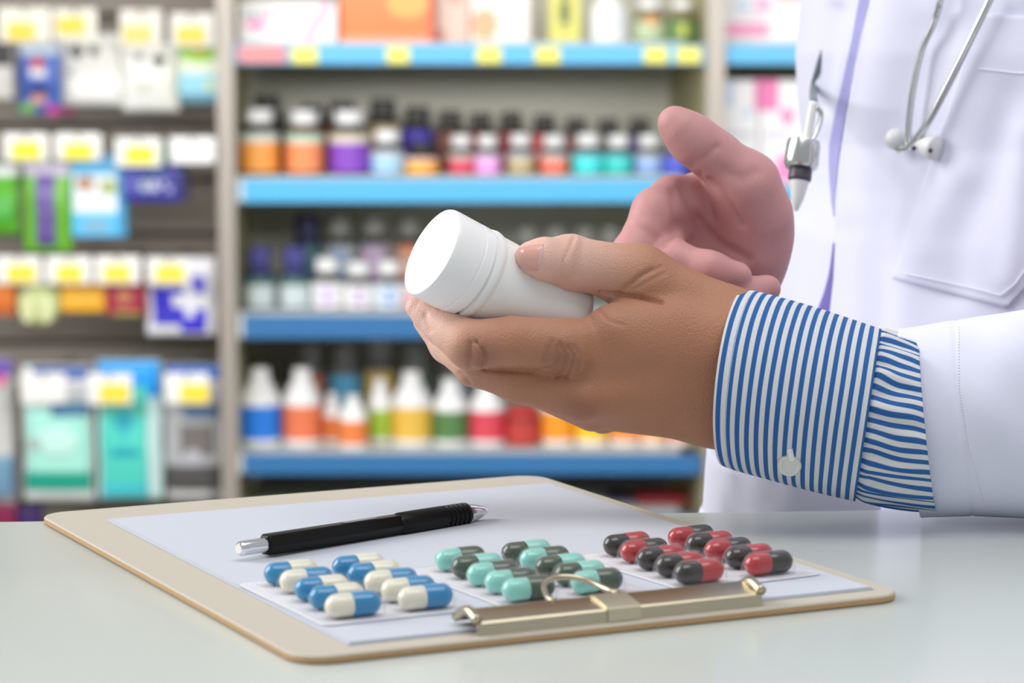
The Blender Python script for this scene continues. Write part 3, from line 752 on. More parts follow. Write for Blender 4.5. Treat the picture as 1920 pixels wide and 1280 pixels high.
for s in (-1, 1):
    V1 = tube([np.array([TCX, TCY + s * .08, .88]), np.array([TCX - .01, TCY + s * .085, .48]), np.array([TCX, TCY + s * .09, .06])], [.105, .075, .062], 20, 6, False); new('trouser_leg', *V1, m_trs, person)
    V1 = tube([np.array([TCX + .06, TCY + s * .09, .036]), np.array([TCX - .05, TCY + s * .09, .036]), np.array([TCX - .17, TCY + s * .09, .028])], [.036, .036, .028], 14, 6); new('shoe', *V1, m_trs, person)

# ---------------------------------------------------------------- pill bottle in the hand
m_hdpe = mat('white_bottle_plastic', (240, 240, 238), .38, bscale=60, var=.01, sss=.08)
m_hdcap = mat('white_cap_plastic', (248, 248, 248), .32, bscale=60, var=.008, sss=.05)
bt = empty('pill_bottle', tuple(b0 + bax * BLN), 'plain white plastic pill bottle with screw cap, held in the hand', 'bottle')
ribs = []
cp_ = [(0, 0), (BR * .93, 0), (BR * .975, .0004), (BR * .995, .0014), (BR, .0030)]
V, F = lathe(cp_ + [(BR, .0130), (BR * .985, .0133), (BR * .985, .0139), (BR, .0142), (BR, .0182), (BR * .97, .0188)], b0, bax, 96); new('cap', V, F, m_hdcap, bt, sharp=40)
V, F = lathe([(BR * .90, .0184), (BR * .93, .0196), (BR * 1.015, .0202), (BR * 1.03, .0216), (BR * 1.015, .0230), (BR * .985, .0238), (BR * .985, .0245), (BR * .985, BLN - .0040), (BR * .96, BLN - .0015), (BR * .88, BLN), (0, BLN)], b0, bax, 96); new('bottle_body', V, F, m_hdpe, bt, sharp=50)

# ---------------------------------------------------------------- stethoscope round the neck
m_stm = mat('stethoscope_steel', (206, 210, 208), .22, 1.0, bscale=60, var=.02)
m_rub = mat('stethoscope_ear_rubber', (222, 224, 224), .4, bscale=60, var=.02)
m_hose = mat('stethoscope_hose', (118, 132, 138), .45, bscale=60)
m_dark = mat('stethoscope_dark_ring', (70, 66, 80), .4)
def T(x, y, off): 
    q = hit(bvC, x, y, off)
    return q if q is not None else P(x, y, 1.24)
stet = empty('stethoscope', tuple(T(1720, 280, .004)), 'steel stethoscope hanging from the neck over the white coat', 'stethoscope')
rt = .0016
tb = [T(1722, 286, .006), T(1722, 240, .006), T(1730, 170, .006), T(1742, 95, .005), T(1765, 30, .005), T(1790, -60, .005), np.array([.232, 1.27, 1.30]), np.array([.28, 1.32, 1.41])]
V1 = tube(tb, rt, 16, 12); new('ear_tube', *V1, m_stm, stet)
tb = [T(1704, 268, .005), T(1704, 280, .006), T(1714, 285, .008), T(1735, 275, .008), T(1765, 222, .008), T(1800, 150, .007), T(1835, 75, .007), T(1868, 0, .006), T(1895, -70, .006), np.array([.262, 1.25, 1.30]), np.array([.30, 1.31, 1.41])]
V1 = tube(tb, rt * 1.1, 16, 12); new('ear_tube', *V1, m_stm, stet)
a0 = T(1704, 266, .005); d0 = T(1676, 244, .006) - a0
V1 = lathe([(0, -.0018), (.0030, -.001), (.0048, .0012), (.0052, .0036), (.0044, .0062), (.0028, .0076), (0, .0082)], a0, d0, 24); new('ear_tip', *V1, m_rub, stet)
a0 = T(1738, 272, .006); d0 = T(1785, 286, .006) - a0
V1 = lathe([(0, -.001), (.0026, 0), (.0042, .004), (.0056, .0085), (.0060, .0115), (.0054, .0130), (0, .0132)], a0, d0, 24); et = new('ear_tip', *V1, m_rub, stet)
q0 = T(1776, 281, .012); V1 = lathe([(0, 0), (.0011, 0), (.0011, .0006), (0, .0006)], q0, CAM - q0, 14); new('sound_hole', *V1, m_dark, et)
q0 = T(1741, 287, .010); V1 = lathe([(0, 0), (.0011, 0), (.0011, .0006), (0, .0006)], q0, CAM - q0, 14); new('sound_hole', *V1, m_dark, et)
# chest piece hanging at the coat edge
DCP = 1.255
hs = [P(1526, 194, DCP), T(1532, 165, .002), T(1536, 130, .0008), T(1540, 95, -.001), T(1544, 50, -.006), T(1555, -20, -.012)]
V1 = tube(hs, [.0020, .0018, .0015, .0012, .0012, .0012], 14, 10); new('hose', *V1, m_hose, stet)
m_wst = mat('white_stem', (240, 242, 242), .3); V1 = tube([P(1512, 266, DCP), P(1518, 232, DCP), P(1526, 190, DCP)], .0020, 14, 6); new('stem', *V1, m_wst, stet)
cp = empty('chest_piece', (0, 0, 0)); cp.parent = stet; p0 = P(1508, 262, DCP); p1 = P(1492, 397, DCP - .006); cp.location = Vector(p0) - stet.location
LN2 = np.linalg.norm(p1 - p0); k2 = DCP / FPX
V1 = lathe([(0, 0), (22 * k2, 0), (30 * k2, .02 * LN2), (32 * k2, .08 * LN2), (33 * k2, .34 * LN2), (29 * k2, .40 * LN2), (20 * k2, .42 * LN2)], p0, p1 - p0, 40); new('drum', *V1, m_stm, cp, sharp=35)
V1 = lathe([(20 * k2, .40 * LN2), (22 * k2, .43 * LN2), (22 * k2, .55 * LN2), (19 * k2, .58 * LN2)], p0, p1 - p0, 40); new('retaining_ring', *V1, m_dark, cp, sharp=35)
V1 = lathe([(19 * k2, .56 * LN2), (18 * k2, .60 * LN2), (12 * k2, .82 * LN2), (5 * k2, .97 * LN2), (0, 1.0 * LN2)], p0, p1 - p0, 40); new('bell', *V1, m_rub, cp, sharp=35)
V1 = tube([P(1515, 272, DCP - .006), P(1530, 250, DCP - .003), P(1540, 215, DCP), P(1530, 200, DCP)], .0012, 10, 6); new('spring', *V1, m_stm, cp)

# ================================================================ shelving behind
YF = 4.2                                        # front plane of the shelves
PX = YF / FPX
m_olive = mat('shelf_side_paint', (176, 172, 128), .55, bscale=30)
m_back = mat('shelf_back_panel', (212, 211, 198), .7, bscale=20, var=.05)
m_shelf = mat('shelf_deck_grey', (196, 200, 196), .45, bscale=20)
m_post = mat('upright_steel', (168, 160, 152), .4, .3, bscale=20, var=.05)
m_rail = mat('price_rail_blue', (84, 184, 236), .35, bscale=40, var=.03)
m_raild = mat('price_rail_deep_blue', (52, 116, 172), .35, bscale=40, var=.03)
m_ytag = mat('yellow_price_tag', (250, 240, 110), .6, bscale=60, var=.03)
m_ptag = mat('pink_price_strip', (232, 150, 150), .6, bscale=60, var=.05)
XL, XR = S(445, 500, YF)[0], S(1318, 500, YF)[0]
XP0 = S(414, 500, YF)[0]; XP1 = S(1354, 500, YF)[0]
YB = 4.62
unit = empty('shelving_unit', ((XL + XR) / 2, 4.4, 0), 'open medicine shelving unit with blue price rails, centre of the shop wall', 'shelves')
span('back_panel', (XL - .02, YB, .04), (XR, YB + .03, 2.1), m_back, unit)
V, F = [(XP0, YF - .02, 0), (XL, YF - .02, 0), (XL - .02, YB, 0), (XP0, YB, 0)], None
def prism(poly, z0, z1):
    n = len(poly); V = [(x, y, z0) for x, y in poly] + [(x, y, z1) for x, y in poly]
    return V, [list(range(n))[::-1], [n + i for i in range(n)]] + [[i, (i + 1) % n, n + (i + 1) % n, n + i] for i in range(n)]
new('upright_post', *prism([(XP0, YF - .025), (XL, YF - .025), (XL, YF + .01), (XP0, YF + .01)], 0, 2.1), m_post, unit, False)
new('upright_post', *prism([(XR + .002, YF - .025), (XP1, YF - .025), (XP1, YF + .01), (XR + .002, YF + .01)], 0, 2.1), m_post, unit, False)
new('side_panel', *prism([(XL - .012, YF + .011), (XL, YF + .011), (XL - .02, YB - .001), (XL - .032, YB - .001)], .03, 2.1), m_olive, unit, False)
new('side_panel', *prism([(XR + .012, YF + .011), (XR, YF + .011), (XR - .030, YB - .001), (XR + .012, YB - .001)], .03, 2.1), m_olive, unit, False)
SH = []
def shelf(y0, y1, m, x0=XL, x1=XR, par=unit, deck=.0045):
    zt, zb_ = S(960, y0, YF)[2], S(960, y1, YF)[2]
    s = span('shelf', (x0 + .001, YF + .004, zt - .012), (x1 - .034 if par is unit else x1 - .001, YB - .002, zt + deck), m_shelf, par)
    span('price_rail', (x0 + .001, YF - .014, zb_), (x1 - .001, YF + .003, zt), m, s)
    return s, zt + deck
s1, Z1 = shelf(84, 120, m_rail); s2, Z2 = shelf(336, 378, m_rail); s3, Z3 = shelf(590, 632, m_raild); s4, Z4 = shelf(850, 886, m_raild)
s5, Z5 = shelf(964, 1000, m_raild)
for x0, x1 in ((546, 596), (724, 768), (893, 940), (1003, 1050), (1207, 1252), (1268, 1314)):
    a, b = S(x0, 88, YF - .016), S(x1, 118, YF - .016); span('price_tag', (a[0], YF - .0165, b[2]), (b[0], YF - .0145, a[2]), m_ytag, s1)
a, b = S(446, 86, YF - .016), S(537, 117, YF - .016); span('price_strip', (a[0], YF - .0165, b[2]), (b[0], YF - .0145, a[2]), m_ptag, s1)
m_clr = mat('rail_end_cap', (225, 226, 220), .4)
for s, y0, y1 in ((s2, 336, 378), (s3, 590, 632), (s4, 850, 886)):
    a, b = S(447, y0, YF - .016), S(456, y1, YF - .016); span('rail_end_cap', (a[0], YF - .0165, b[2]), (b[0], YF - .0145, a[2]), m_clr, s)

# ---- bottles: unit shapes (radius 1, height 1) shared by every copy
SHAPES = {
 'pill': dict(bottle_body=[(0, 0), (.92, 0), (1, .03), (1, .62), (.96, .66), (.80, .72), (.66, .75), (.66, .80), (0, .80)],
              label_band=[(.99, .50), (1.02, .50), (1.02, .64), (.97, .645)], label_panel=[(.99, .05), (1.02, .05), (1.02, .50), (.99, .50)],
              cap=[(0, .79), (.70, .79), (.72, .80), (.72, .97), (.68, 1.0), (0, 1.0)]),
 'low': dict(bottle_body=[(0, 0), (.92, 0), (1, .03), (1, .52), (.94, .58), (.72, .64), (.66, .66), (.66, .74), (0, .74)],
             label_band=[(.99, .40), (1.02, .40), (1.02, .53), (.96, .54)], label_panel=[(.99, .04), (1.02, .04), (1.02, .40), (.99, .40)],
             cap=[(0, .72), (.72, .72), (.74, .73), (.74, .97), (.70, 1.0), (0, 1.0)]),
 'syrup': dict(bottle_body=[(0, 0), (.92, 0), (1, .02), (1, .56), (.92, .64), (.62, .80), (.44, .86), (.44, .90), (0, .90)],
               label_panel=[(.99, .09), (1.02, .09), (1.02, .52), (.99, .53)], cap=[(0, .86), (.46, .86), (.46, .985), (.42, 1.0), (0, 1.0)]),
 'tall': dict(bottle_body=[(0, 0), (.92, 0), (1, .02), (1, .66), (.9, .70), (.74, .73), (.74, .76), (0, .76)],
              label_panel=[(.99, .08), (1.02, .08), (1.02, .64), (.99, .65)], cap=[(0, .75), (.78, .75), (.80, .76), (.78, .98), (.72, 1.0), (0, 1.0)]),
 'jar': dict(bottle_body=[(0, 0), (.92, 0), (1, .03), (1, .70), (.95, .76), (.82, .80), (0, .80)],
             label_panel=[(.99, .08), (1.02, .08), (1.02, .66), (.99, .67)], cap=[(0, .79), (.88, .79), (.90, .80), (.90, .98), (.86, 1.0), (0, 1.0)]),
}
PROTO = {}
def bottle(kind, cx, x0, x1, ytop, ybot, dy, cols, label, group, z, cat='bottle'):
    """cols: bottle_body, label_panel, cap[, label_band, spot]"""
    Y = YF + dy; k = Y / FPX; c = S(cx, 600, Y); r = (x1 - x0) / 2 * k
    h = S(cx, ytop, Y - r * .5)[2] - z
    e = empty('medicine_bottle', (c[0], Y, z + .0002), label, cat, group); e.scale = (r, r, h)
    for part, pr in SHAPES[kind].items():
        if part not in cols: continue
        key = (kind, part)
        if key not in PROTO:
            V, F = lathe(pr, (0, 0, 0), (0, 0, 1), 28)
            if part.startswith('label'): F = F[:-2]
            o = new(part, V, F, cmat(cols[part]), None, True, sharp=35); PROTO[key] = o
        else:
            o = PROTO[key].copy(); COL.objects.link(o)
        o.parent = e; o.location = (0, 0, 0)
        o.material_slots[0].link = 'OBJECT'; o.material_slots[0].material = cmat(cols[part], .3 if part == 'cap' else .5)
    if 'spot' in cols:
        pr = []; n = 20; zc, zr, xr = cols.get('spotpos', (.27, .17, .62)); V = [(0, -1.035, zc)]; F = []
        for i in range(n):
            a = 2 * math.pi * i / n; x = xr * math.cos(a); V.append((x, -math.sqrt(1 - x * x) * 1.035, zc + zr * math.sin(a)))
        V += [(x, y + .03, q) for x, y, q in V]
        for i in range(n):
            j = (i + 1) % n; F += [[0, 1 + i, 1 + j], [n + 1, n + 2 + j, n + 2 + i], [1 + i, n + 2 + i, n + 2 + j, 1 + j]]
        o = new('label_emblem', V, F, cmat(cols['spot']), None, True, sharp=35); o.parent = e
    return e
W_, GR, AM, DK = (246, 246, 246), (206, 208, 206), (92, 56, 34), (46, 44, 40)
gf, gbk = 'supplement bottles at the front of the second shelf', 'dark capped bottles at the back of the second shelf'
def B2(cx, x0, x1, yt, lab, band, panel, body=DK, cap=W_, kind='pill', dy=.06, g=gf):
    bottle(kind, cx, x0, x1, yt, 328, dy, dict(bottle_body=body, label_panel=panel, label_band=band, cap=cap), lab, g, Z2)
B2(490, 455, 527, 205, 'dark bottle with orange label and white cap, first at the left of the second shelf', (214, 222, 212), (250, 166, 76))
B2(574, 540, 610, 208, 'amber bottle with peach orange label beside the purple labelled bottle', (196, 222, 200), (248, 150, 96), AM)
B2(657, 620, 694, 208, 'dark bottle with bright purple label and cream band', (232, 220, 196), (140, 74, 196))
B2(728, 697, 759, 244, 'dark bottle with pale blue label, just right of the purple one', (214, 222, 228), (172, 214, 248), kind='low')
B2(792, 761, 823, 268, 'short bottle with yellow orange label in front of an indigo label', (240, 200, 190), (250, 178, 68), cap=DK, kind='low')
B2(866, 842, 892, 254, 'small bottle with crimson label and white cap on the second shelf', (206, 200, 190), (222, 84, 106), kind='low', dy=.07)
B2(915, 893, 940, 254, 'small bottle with pink lilac label and white cap', (222, 200, 226), (246, 172, 240), kind='low', dy=.06)
B2(976, 952, 1002, 252, 'small bottle with khaki beige label and white cap', (204, 206, 210), (196, 180, 136), kind='low', dy=.07)
B2(1039, 1014, 1066, 254, 'small bottle with coral red label and white cap', (214, 204, 204), (250, 128, 104), kind='low', dy=.07)
B2(1102, 1074, 1131, 252, 'small bottle with bright cyan label, left of the teal one', (120, 216, 226), (66, 226, 226), kind='low', dy=.06)
B2(1158, 1134, 1186, 254, 'small bottle with teal turquoise label, right of the cyan one', (110, 210, 214), (60, 212, 204), kind='low', dy=.065)
B2(1215, 1190, 1240, 254, 'small bottle with periwinkle blue label near the thumb tip', (196, 206, 216), (156, 186, 236), kind='low', dy=.07)
B2(1268, 1243, 1293, 254, 'small bottle with indigo blue label, last at the right of the second shelf', (120, 120, 190), (84, 96, 214), kind='low', dy=.06)
DC_ = (70, 70, 66)
def K2(cx, w_, yt, lab, panel, body=DK, dy=.20):
    bottle('tall', cx, cx - w_ / 2, cx + w_ / 2, yt, 300, dy, dict(bottle_body=body, label_panel=panel, cap=(58, 56, 52)), lab, gbk, Z2)
K2(505, 62, 178, 'tall dark capped bottle behind the orange labelled bottle', (60, 54, 60))
K2(590, 56, 196, 'dark capped bottle behind the peach labelled bottle', (170, 84, 44))
K2(645, 62, 190, 'dark capped bottle behind the purple labelled bottle', (150, 92, 60))
K2(720, 60, 186, 'dark capped bottle with tan gold label at the back', (206, 178, 124))
K2(784, 58, 200, 'dark capped bottle with indigo blue label at the back', (84, 70, 190))
K2(845, 52, 208, 'dark capped bottle behind the crimson labelled bottle', (140, 92, 80))
K2(902, 50, 212, 'dark capped bottle behind the pink labelled bottle', (150, 70, 60))
K2(958, 50, 210, 'dark capped bottle behind the khaki labelled bottle', (156, 66, 76))
K2(1020, 50, 216, 'dark capped bottle behind the coral labelled bottle', (220, 110, 104))
K2(1078, 48, 222, 'dark capped bottle behind the cyan labelled bottle', (150, 100, 90))
K2(1138, 48, 224, 'dark capped bottle behind the teal labelled bottle', (120, 104, 96))
K2(1196, 48, 222, 'dark capped bottle behind the periwinkle labelled bottle', (104, 84, 150))

NV = (48, 46, 104)
g3, g3b = 'bottles at the front of the third shelf', 'bottles at the back of the third shelf'
def B3(cx, x0, x1, yt, cols, lab, kind='low', dy=.06, g=g3): bottle(kind, cx, x0, x1, yt, 583, dy, cols, lab, g, Z3)
for cx, lb in ((488, 'navy blue bottle with white label foot, first at the left of the third shelf'), (553, 'navy blue bottle beside the white capped bottles of the third shelf')):
    B3(cx, cx - 28, cx + 28, 464, dict(bottle_body=NV, label_panel=(206, 218, 220), label_band=(58, 104, 92), cap=(78, 76, 148)), lb)
B3(614, 585, 643, 484, dict(bottle_body=DK, label_panel=W_, label_band=W_, cap=W_, spot=(196, 160, 236)), 'white labelled bottle with pale violet emblem, beside the navy bottles')
B3(673, 646, 701, 492, dict(bottle_body=DK, label_panel=W_, label_band=W_, cap=W_, spot=(188, 140, 208)), 'white labelled bottle with mauve emblem on the third shelf')
B3(730, 703, 757, 490, dict(bottle_body=DK, label_panel=(232, 240, 248), label_band=(232, 240, 248), cap=W_, spot=(52, 138, 226)), 'white labelled bottle with bright blue emblem at the front, third shelf')
B3(785, 760, 812, 492, dict(bottle_body=DK, label_panel=(244, 190, 196), label_band=W_, cap=W_, spot=(244, 140, 150)), 'pink labelled bottle peeping out behind the held fingertip')
def K3(cx, w_, yt, cols, lab): bottle('tall', cx, cx - w_ / 2, cx + w_ / 2, yt, 560, .22, cols, lab, g3b, Z3)
K3(578, 56, 402, dict(bottle_body=(40, 40, 76), label_panel=(70, 110, 116), cap=(44, 44, 84)), 'dark navy bottle at the back of the third shelf')
K3(638, 54, 402, dict(bottle_body=DK, label_panel=(198, 204, 210), cap=(150, 150, 146), spot=(96, 150, 218), spotpos=(.42, .17, .6)), 'grey capped bottle with blue emblem at the back')
K3(702, 56, 400, dict(bottle_body=DK, label_panel=(196, 184, 204), cap=(156, 156, 150), spot=(212, 172, 220), spotpos=(.40, .2, .6)), 'grey capped bottle with lilac label at the back')
K3(768, 54, 402, dict(bottle_body=DK, label_panel=(214, 170, 150), cap=(150, 150, 146), spot=(250, 146, 92), spotpos=(.44, .2, .7)), 'grey capped bottle with orange label at the back')
for cx, lb in ((988, 'grey capped bottle at the back, just right of the held bottle shoulder'), (1042, 'grey capped bottle at the back, above the thumb knuckle of the tan hand'), (1096, 'grey capped bottle at the back, second left of the open palm'), (1144, 'grey capped bottle at the back, touching the outline of the open hand')):
    K3(cx, 48, 426, dict(bottle_body=DK, label_panel=(180, 180, 176), cap=(150, 152, 146)), lb)

g4, g4b = 'syrup bottles at the front of the lowest full shelf', 'grey capped bottles at the back of the lowest full shelf'
def B4(cx, x0, x1, yt, panel, lab, kind='syrup', dy=.07, body=W_, cap=W_, g=g4):
    bottle(kind, cx, x0, x1, yt, 838, dy, dict(bottle_body=body, label_panel=panel, cap=cap), lab, g, Z4)
B4(486, 447, 525, 692, (38, 132, 236), 'white cone topped bottle with bright blue label')
B4(565, 529, 602, 692, (240, 126, 84), 'white cone topped bottle with coral orange label')
B4(622, 602, 642, 738, (236, 136, 70), 'small white topped bottle with orange label, right of the coral one', dy=.09)
B4(661, 635, 689, 742, (244, 136, 72), 'short white topped bottle with orange label, nearest the shelf edge', dy=.035)
B4(712, 688, 736, 712, (168, 208, 66), 'white topped bottle with lime green label', dy=.09)
B4(771, 733, 809, 698, (238, 192, 76), 'white topped bottle with golden yellow label')
B4(844, 811, 877, 712, (88, 132, 76), 'white topped bottle with dark green label')
B4(913, 880, 946, 712, (226, 74, 92), 'white topped bottle with red label under the held fingers')
B4(980, 947, 1013, 766, (196, 66, 60), 'short dark red jar with brown lid between white topped bottles', kind='jar', body=(140, 50, 50), cap=(206, 60, 56))
B4(1046, 1016, 1077, 712, (252, 160, 40), 'bottle with orange label under the hand, left of the yellow one', body=W_)
B4(1110, 1080, 1141, 712, (252, 208, 24), 'bottle with bright yellow label under the hand')
B4(1172, 1143, 1200, 712, (246, 146, 46), 'bottle with deep orange label right of the yellow one')
B4(1226, 1201, 1252, 712, (252, 170, 66), 'bottle with light orange label below the wrist')
B4(1280, 1254, 1306, 712, (250, 132, 64), 'bottle with red orange label, last at the right end')
def K4(cx, w_, yt, panel, lab, body=(120, 120, 118), cap=(172, 174, 176)):
    bottle('tall', cx, cx - w_ / 2, cx + w_ / 2, yt, 820, .24, dict(bottle_body=body, label_panel=panel, cap=cap), lab, g4b, Z4)
K4(487, 50, 678, (92, 88, 84), 'dark grey bottle behind the blue labelled bottle', (90, 88, 84), (116, 114, 110))
K4(580, 54, 646, (196, 118, 80), 'grey capped bottle with rust label behind the coral one')
K4(645, 60, 646, (84, 168, 212), 'grey capped bottle with sky blue label at the back')
K4(711, 60, 634, (204, 176, 96), 'grey capped bottle with mustard label at the back')
K4(778, 58, 650, (84, 112, 92), 'grey capped bottle with green label behind the golden one')
K4(850, 54, 654, (170, 172, 190), 'grey capped bottle with lavender grey label at the back')
K4(915, 54, 664, (110, 96, 140), 'grey capped bottle with violet label behind the red one')

# ---- cartons
def zone_boxes(e, x0, x1, z0, z1, yf, zones):
    for i, (nm, shape, u0, v0, u1, v1, c) in enumerate(zones):
        ax_, bx = x0 + (x1 - x0) * u0, x0 + (x1 - x0) * u1; az, bz = z1 + (z0 - z1) * v0, z1 + (z0 - z1) * v1
        y0, y1 = yf - .0006 - .0002 * i, yf + .0002
        if shape == 'r': span(nm, (ax_, y0, bz), (bx, y1, az), cmat(c), e)
        else:
            V, F = lathe([(0, 0), (1, 0), (1, 1), (0, 1)], (0, 0, 0), (0, 1, 0), 28)
            V = [((ax_ + bx) / 2 + v[0] * (bx - ax_) / 2, y0 + (y1 - y0) * v[1], (az + bz) / 2 + v[2] * (bz - az) / 2) for v in V]; new(nm, V, F, cmat(c), e, False)
def carton(x0, x1, ytop, z, dy, depth, rgb, label, group, zones=(), ybot=None, name='medicine_carton', cat='box'):
    Y = YF + dy; a = S(x0, ytop, Y); b = S(x1, ytop, Y)
    e = empty(name, ((a[0] + b[0]) / 2, Y + depth / 2, z + .0003), label, cat, group)
    span('carton_body', (a[0], Y, z + .0003), (b[0], Y + depth, a[2]), cmat(rgb, .45, 'carton'), e, .0015)
    zone_boxes(e, a[0], b[0], z, a[2], Y, zones)
    return e
g1 = 'cartons on the top shelf'
PK, PKL, GY = (246, 120, 190), (250, 190, 222), (176, 178, 182)
cw = carton(447, 631, 3, Z1, .03, .12, (248, 247, 246), 'long white carton with grey lettering and a pink ribbon swoosh', g1,
       [('lettering', 'r', .05, .18, .11, .42, GY), ('lettering', 'r', .13, .20, .18, .40, GY), ('lettering', 'r', .20, .20, .25, .42, GY), ('pink_dot', 'e', .26, .14, .36, .42, PKL), ('lettering', 'r', .38, .24, .43, .44, GY), ('lettering', 'r', .45, .20, .50, .42, GY), ('lettering', 'r', .52, .24, .58, .44, GY),
        ('pink_flash', 'r', .08, .48, .27, .66, PK)])
a = S(447, 3, YF + .03); b = S(631, 3, YF + .03); z0, z1, x0, x1 = Z1, a[2], a[0], b[0]
sw = [(x0 + (x1 - x0) * u, YF + .029, z1 + (z0 - z1) * v) for u, v in ((.71, 1.0), (.72, .82), (.76, .62), (.83, .42), (.88, .22), (.90, .02))]
V, F = tube([np.array(q) for q in sw], .0065, 10, 6); V = [(v[0], YF + .0295 + (v[1] - YF - .029) * .08, v[2]) for v in V]; new('ribbon_swoosh', V, F, cmat((248, 176, 220)), cw)
carton(638, 812, -70, Z1, .03, .12, (248, 140, 84), 'big orange carton with lighter orange flare', g1, [('flare', 'e', .50, .30, .95, .70, (254, 180, 100)), ('side_strip', 'r', .94, .0, 1.0, 1.0, (232, 120, 90)), ('base_strip', 'r', .0, .93, .94, 1.0, (244, 160, 130))])
carton(818, 880, -60, Z1, .05, .12, (222, 198, 186), 'narrow beige carton beside the orange carton', g1, [('brown_patch', 'e', .35, .2, .8, .5, (196, 160, 140)), ('red_corner', 'r', .0, .85, .25, 1, (190, 110, 100))])
carton(884, 994, -60, Z1, .03, .12, (250, 243, 236), 'white carton with a peach oval, left of the dark gap', g1, [('peach_oval', 'e', .0, .55, .45, .98, (248, 180, 140)), ('peach_light', 'e', .05, .05, .5, .35, (250, 224, 206))])
carton(1030, 1089, -90, Z1, .05, .05, (226, 222, 120), 'slim yellow carton with a dark square emblem', g1, [('emblem', 'r', .32, .55, .66, .80, (110, 116, 70)), ('emblem_rim', 'e', .36, .44, .62, .54, (150, 150, 80)), ('small_print', 'r', .3, .85, .7, .89, (180, 176, 96))])
def B1(cx, x0, x1, yt, cols, lab, kind): bottle(kind, cx, x0, x1, yt, 80, .05, cols, lab, 'bottles on the top shelf', Z1)
B1(1140, 1106, 1174, -24, dict(bottle_body=W_, label_panel=(244, 246, 250), cap=(60, 90, 170), spot=(214, 222, 236), spotpos=(.3, .1, .4)), 'white bottle with blue neck beside the slim yellow carton', 'syrup')
B1(1216, 1188, 1245, 0, dict(bottle_body=(120, 110, 70), label_panel=(190, 206, 168), cap=W_, spot=(236, 164, 96), spotpos=(.5, .12, .5)), 'white capped jar with pale green label and orange picture', 'pill')
B1(1275, 1249, 1302, 0, dict(bottle_body=(120, 110, 70), label_panel=(92, 140, 82), cap=W_, spot=(226, 214, 76), spotpos=(.28, .12, .5)), 'white capped jar with dark green label, last on the top shelf', 'pill')
g5 = 'boxes low on the bottom shelf'
carton(1196, 1292, 934, Z5, .06, .12, (150, 30, 40), 'dark red box low on the bottom shelf beside the coat', g5, [('dark_band', 'r', 0, .3, 1, .6, (110, 20, 36))])
carton(1140, 1192, 938, Z5, .08, .12, (70, 50, 90), 'dark violet box low on the bottom shelf', g5, [('pale_band', 'r', 0, .5, 1, .8, (96, 70, 120))])

# ---- right hand unit, mostly hidden by the coat
XQ0, XQ1 = XP1 + .001, S(1640, 500, YF)[0]
unr = empty('shelving_unit', ((XQ0 + XQ1) / 2, 4.4, 0), 'shelving unit with pink and white cartons, partly hidden by the coat', 'shelves')
span('back_panel', (XQ0, YB, .04), (XQ1, YB + .03, 2.1), m_back, unr)
span('side_panel', (XQ1, YF - .02, 0), (XQ1 + .03, YB + .03, 2.1), m_olive, unr)
r1, ZR1 = shelf(84, 120, m_rail, XQ0, XQ1, unr); r2, ZR2 = shelf(350, 392, m_rail, XQ0, XQ1, unr); r3, ZR3 = shelf(610, 650, m_raild, XQ0, XQ1, unr)
gr_ = 'pink and white cartons right of the post'
carton(1360, 1520, -90, ZR1, .04, .14, (252, 250, 252), 'white carton with a pink bar, on the upper right shelf', gr_, [('pink_bar', 'r', .02, .80, .52, .93, (250, 150, 196)), ('blue_dot', 'e', .12, .52, .30, .64, (196, 226, 246)), ('pink_dot', 'e', .33, .50, .56, .66, (250, 190, 222)), ('lettering', 'r', .12, .69, .5, .73, (224, 214, 226)), ('red_strip', 'r', .6, .44, 1, .52, (240, 130, 130))])
zb_ = [('pink_square', 'r', .88, .0, 1.0, .30, (250, 130, 188)), ('blue_tint', 'r', .0, .0, .34, .26, (206, 226, 250)), ('blue_dot', 'e', .56, .26, .82, .38, (214, 232, 250)), ('grey_lettering', 'r', .1, .50, .85, .56, (214, 214, 224))]
carton(1352, 1423, 150, ZR2, .04, .14, (252, 250, 252), 'white carton with pale blue tint beside the grey post', gr_, zb_)
carton(1426, 1520, 150, ZR2, .04, .14, (252, 249, 252), 'white carton with pink squares partly behind the stethoscope', gr_, [('pink_square', 'r', .0, .0, .36, .30, (250, 130, 188)), ('pink_dot', 'e', .40, .26, .68, .44, (250, 150, 200)), ('grey_lettering', 'r', .1, .50, .6, .56, (214, 214, 224)), ('pink_foot', 'e', .3, .72, .68, 1.0, (250, 150, 206))])

# ---- slatwall on the left with packs on hooks
m_slat = mat('slatwall_grey', (132, 124, 116), .55, bscale=12, var=.06)
m_groove = mat('slatwall_groove', (92, 86, 80), .7)
m_hook = mat('hook_steel', (176, 172, 166), .35, .9)
YW = 4.44; XW0 = S(-90, 500, YF)[0]
wall = empty('slatwall_panel', ((XW0 + XP0) / 2, YW, 0), 'grey grooved display wall with hanging packs, left of the shelving unit', 'display wall')
zz = 0.0
span('backing', (XW0, YW + .012, 0), (XP0 - .002, YW + .03, 2.1), m_groove, wall)
prof = []; z = .02
while z < 2.05:
    prof += [(YW + .012, z), (YW, z + .004), (YW, z + .083), (YW + .012, z + .087)]; z += .0905
V = [(XW0, y, z) for y, z in prof] + [(XP0 - .002, y, z) for y, z in prof]; n = len(prof); F = [[i, i + 1, n + i + 1, n + i] for i in range(n - 1)]
sl = new('slats', V, F, m_slat, wall, False); so = sl.modifiers.new('depth', 'SOLIDIFY'); so.thickness = .003
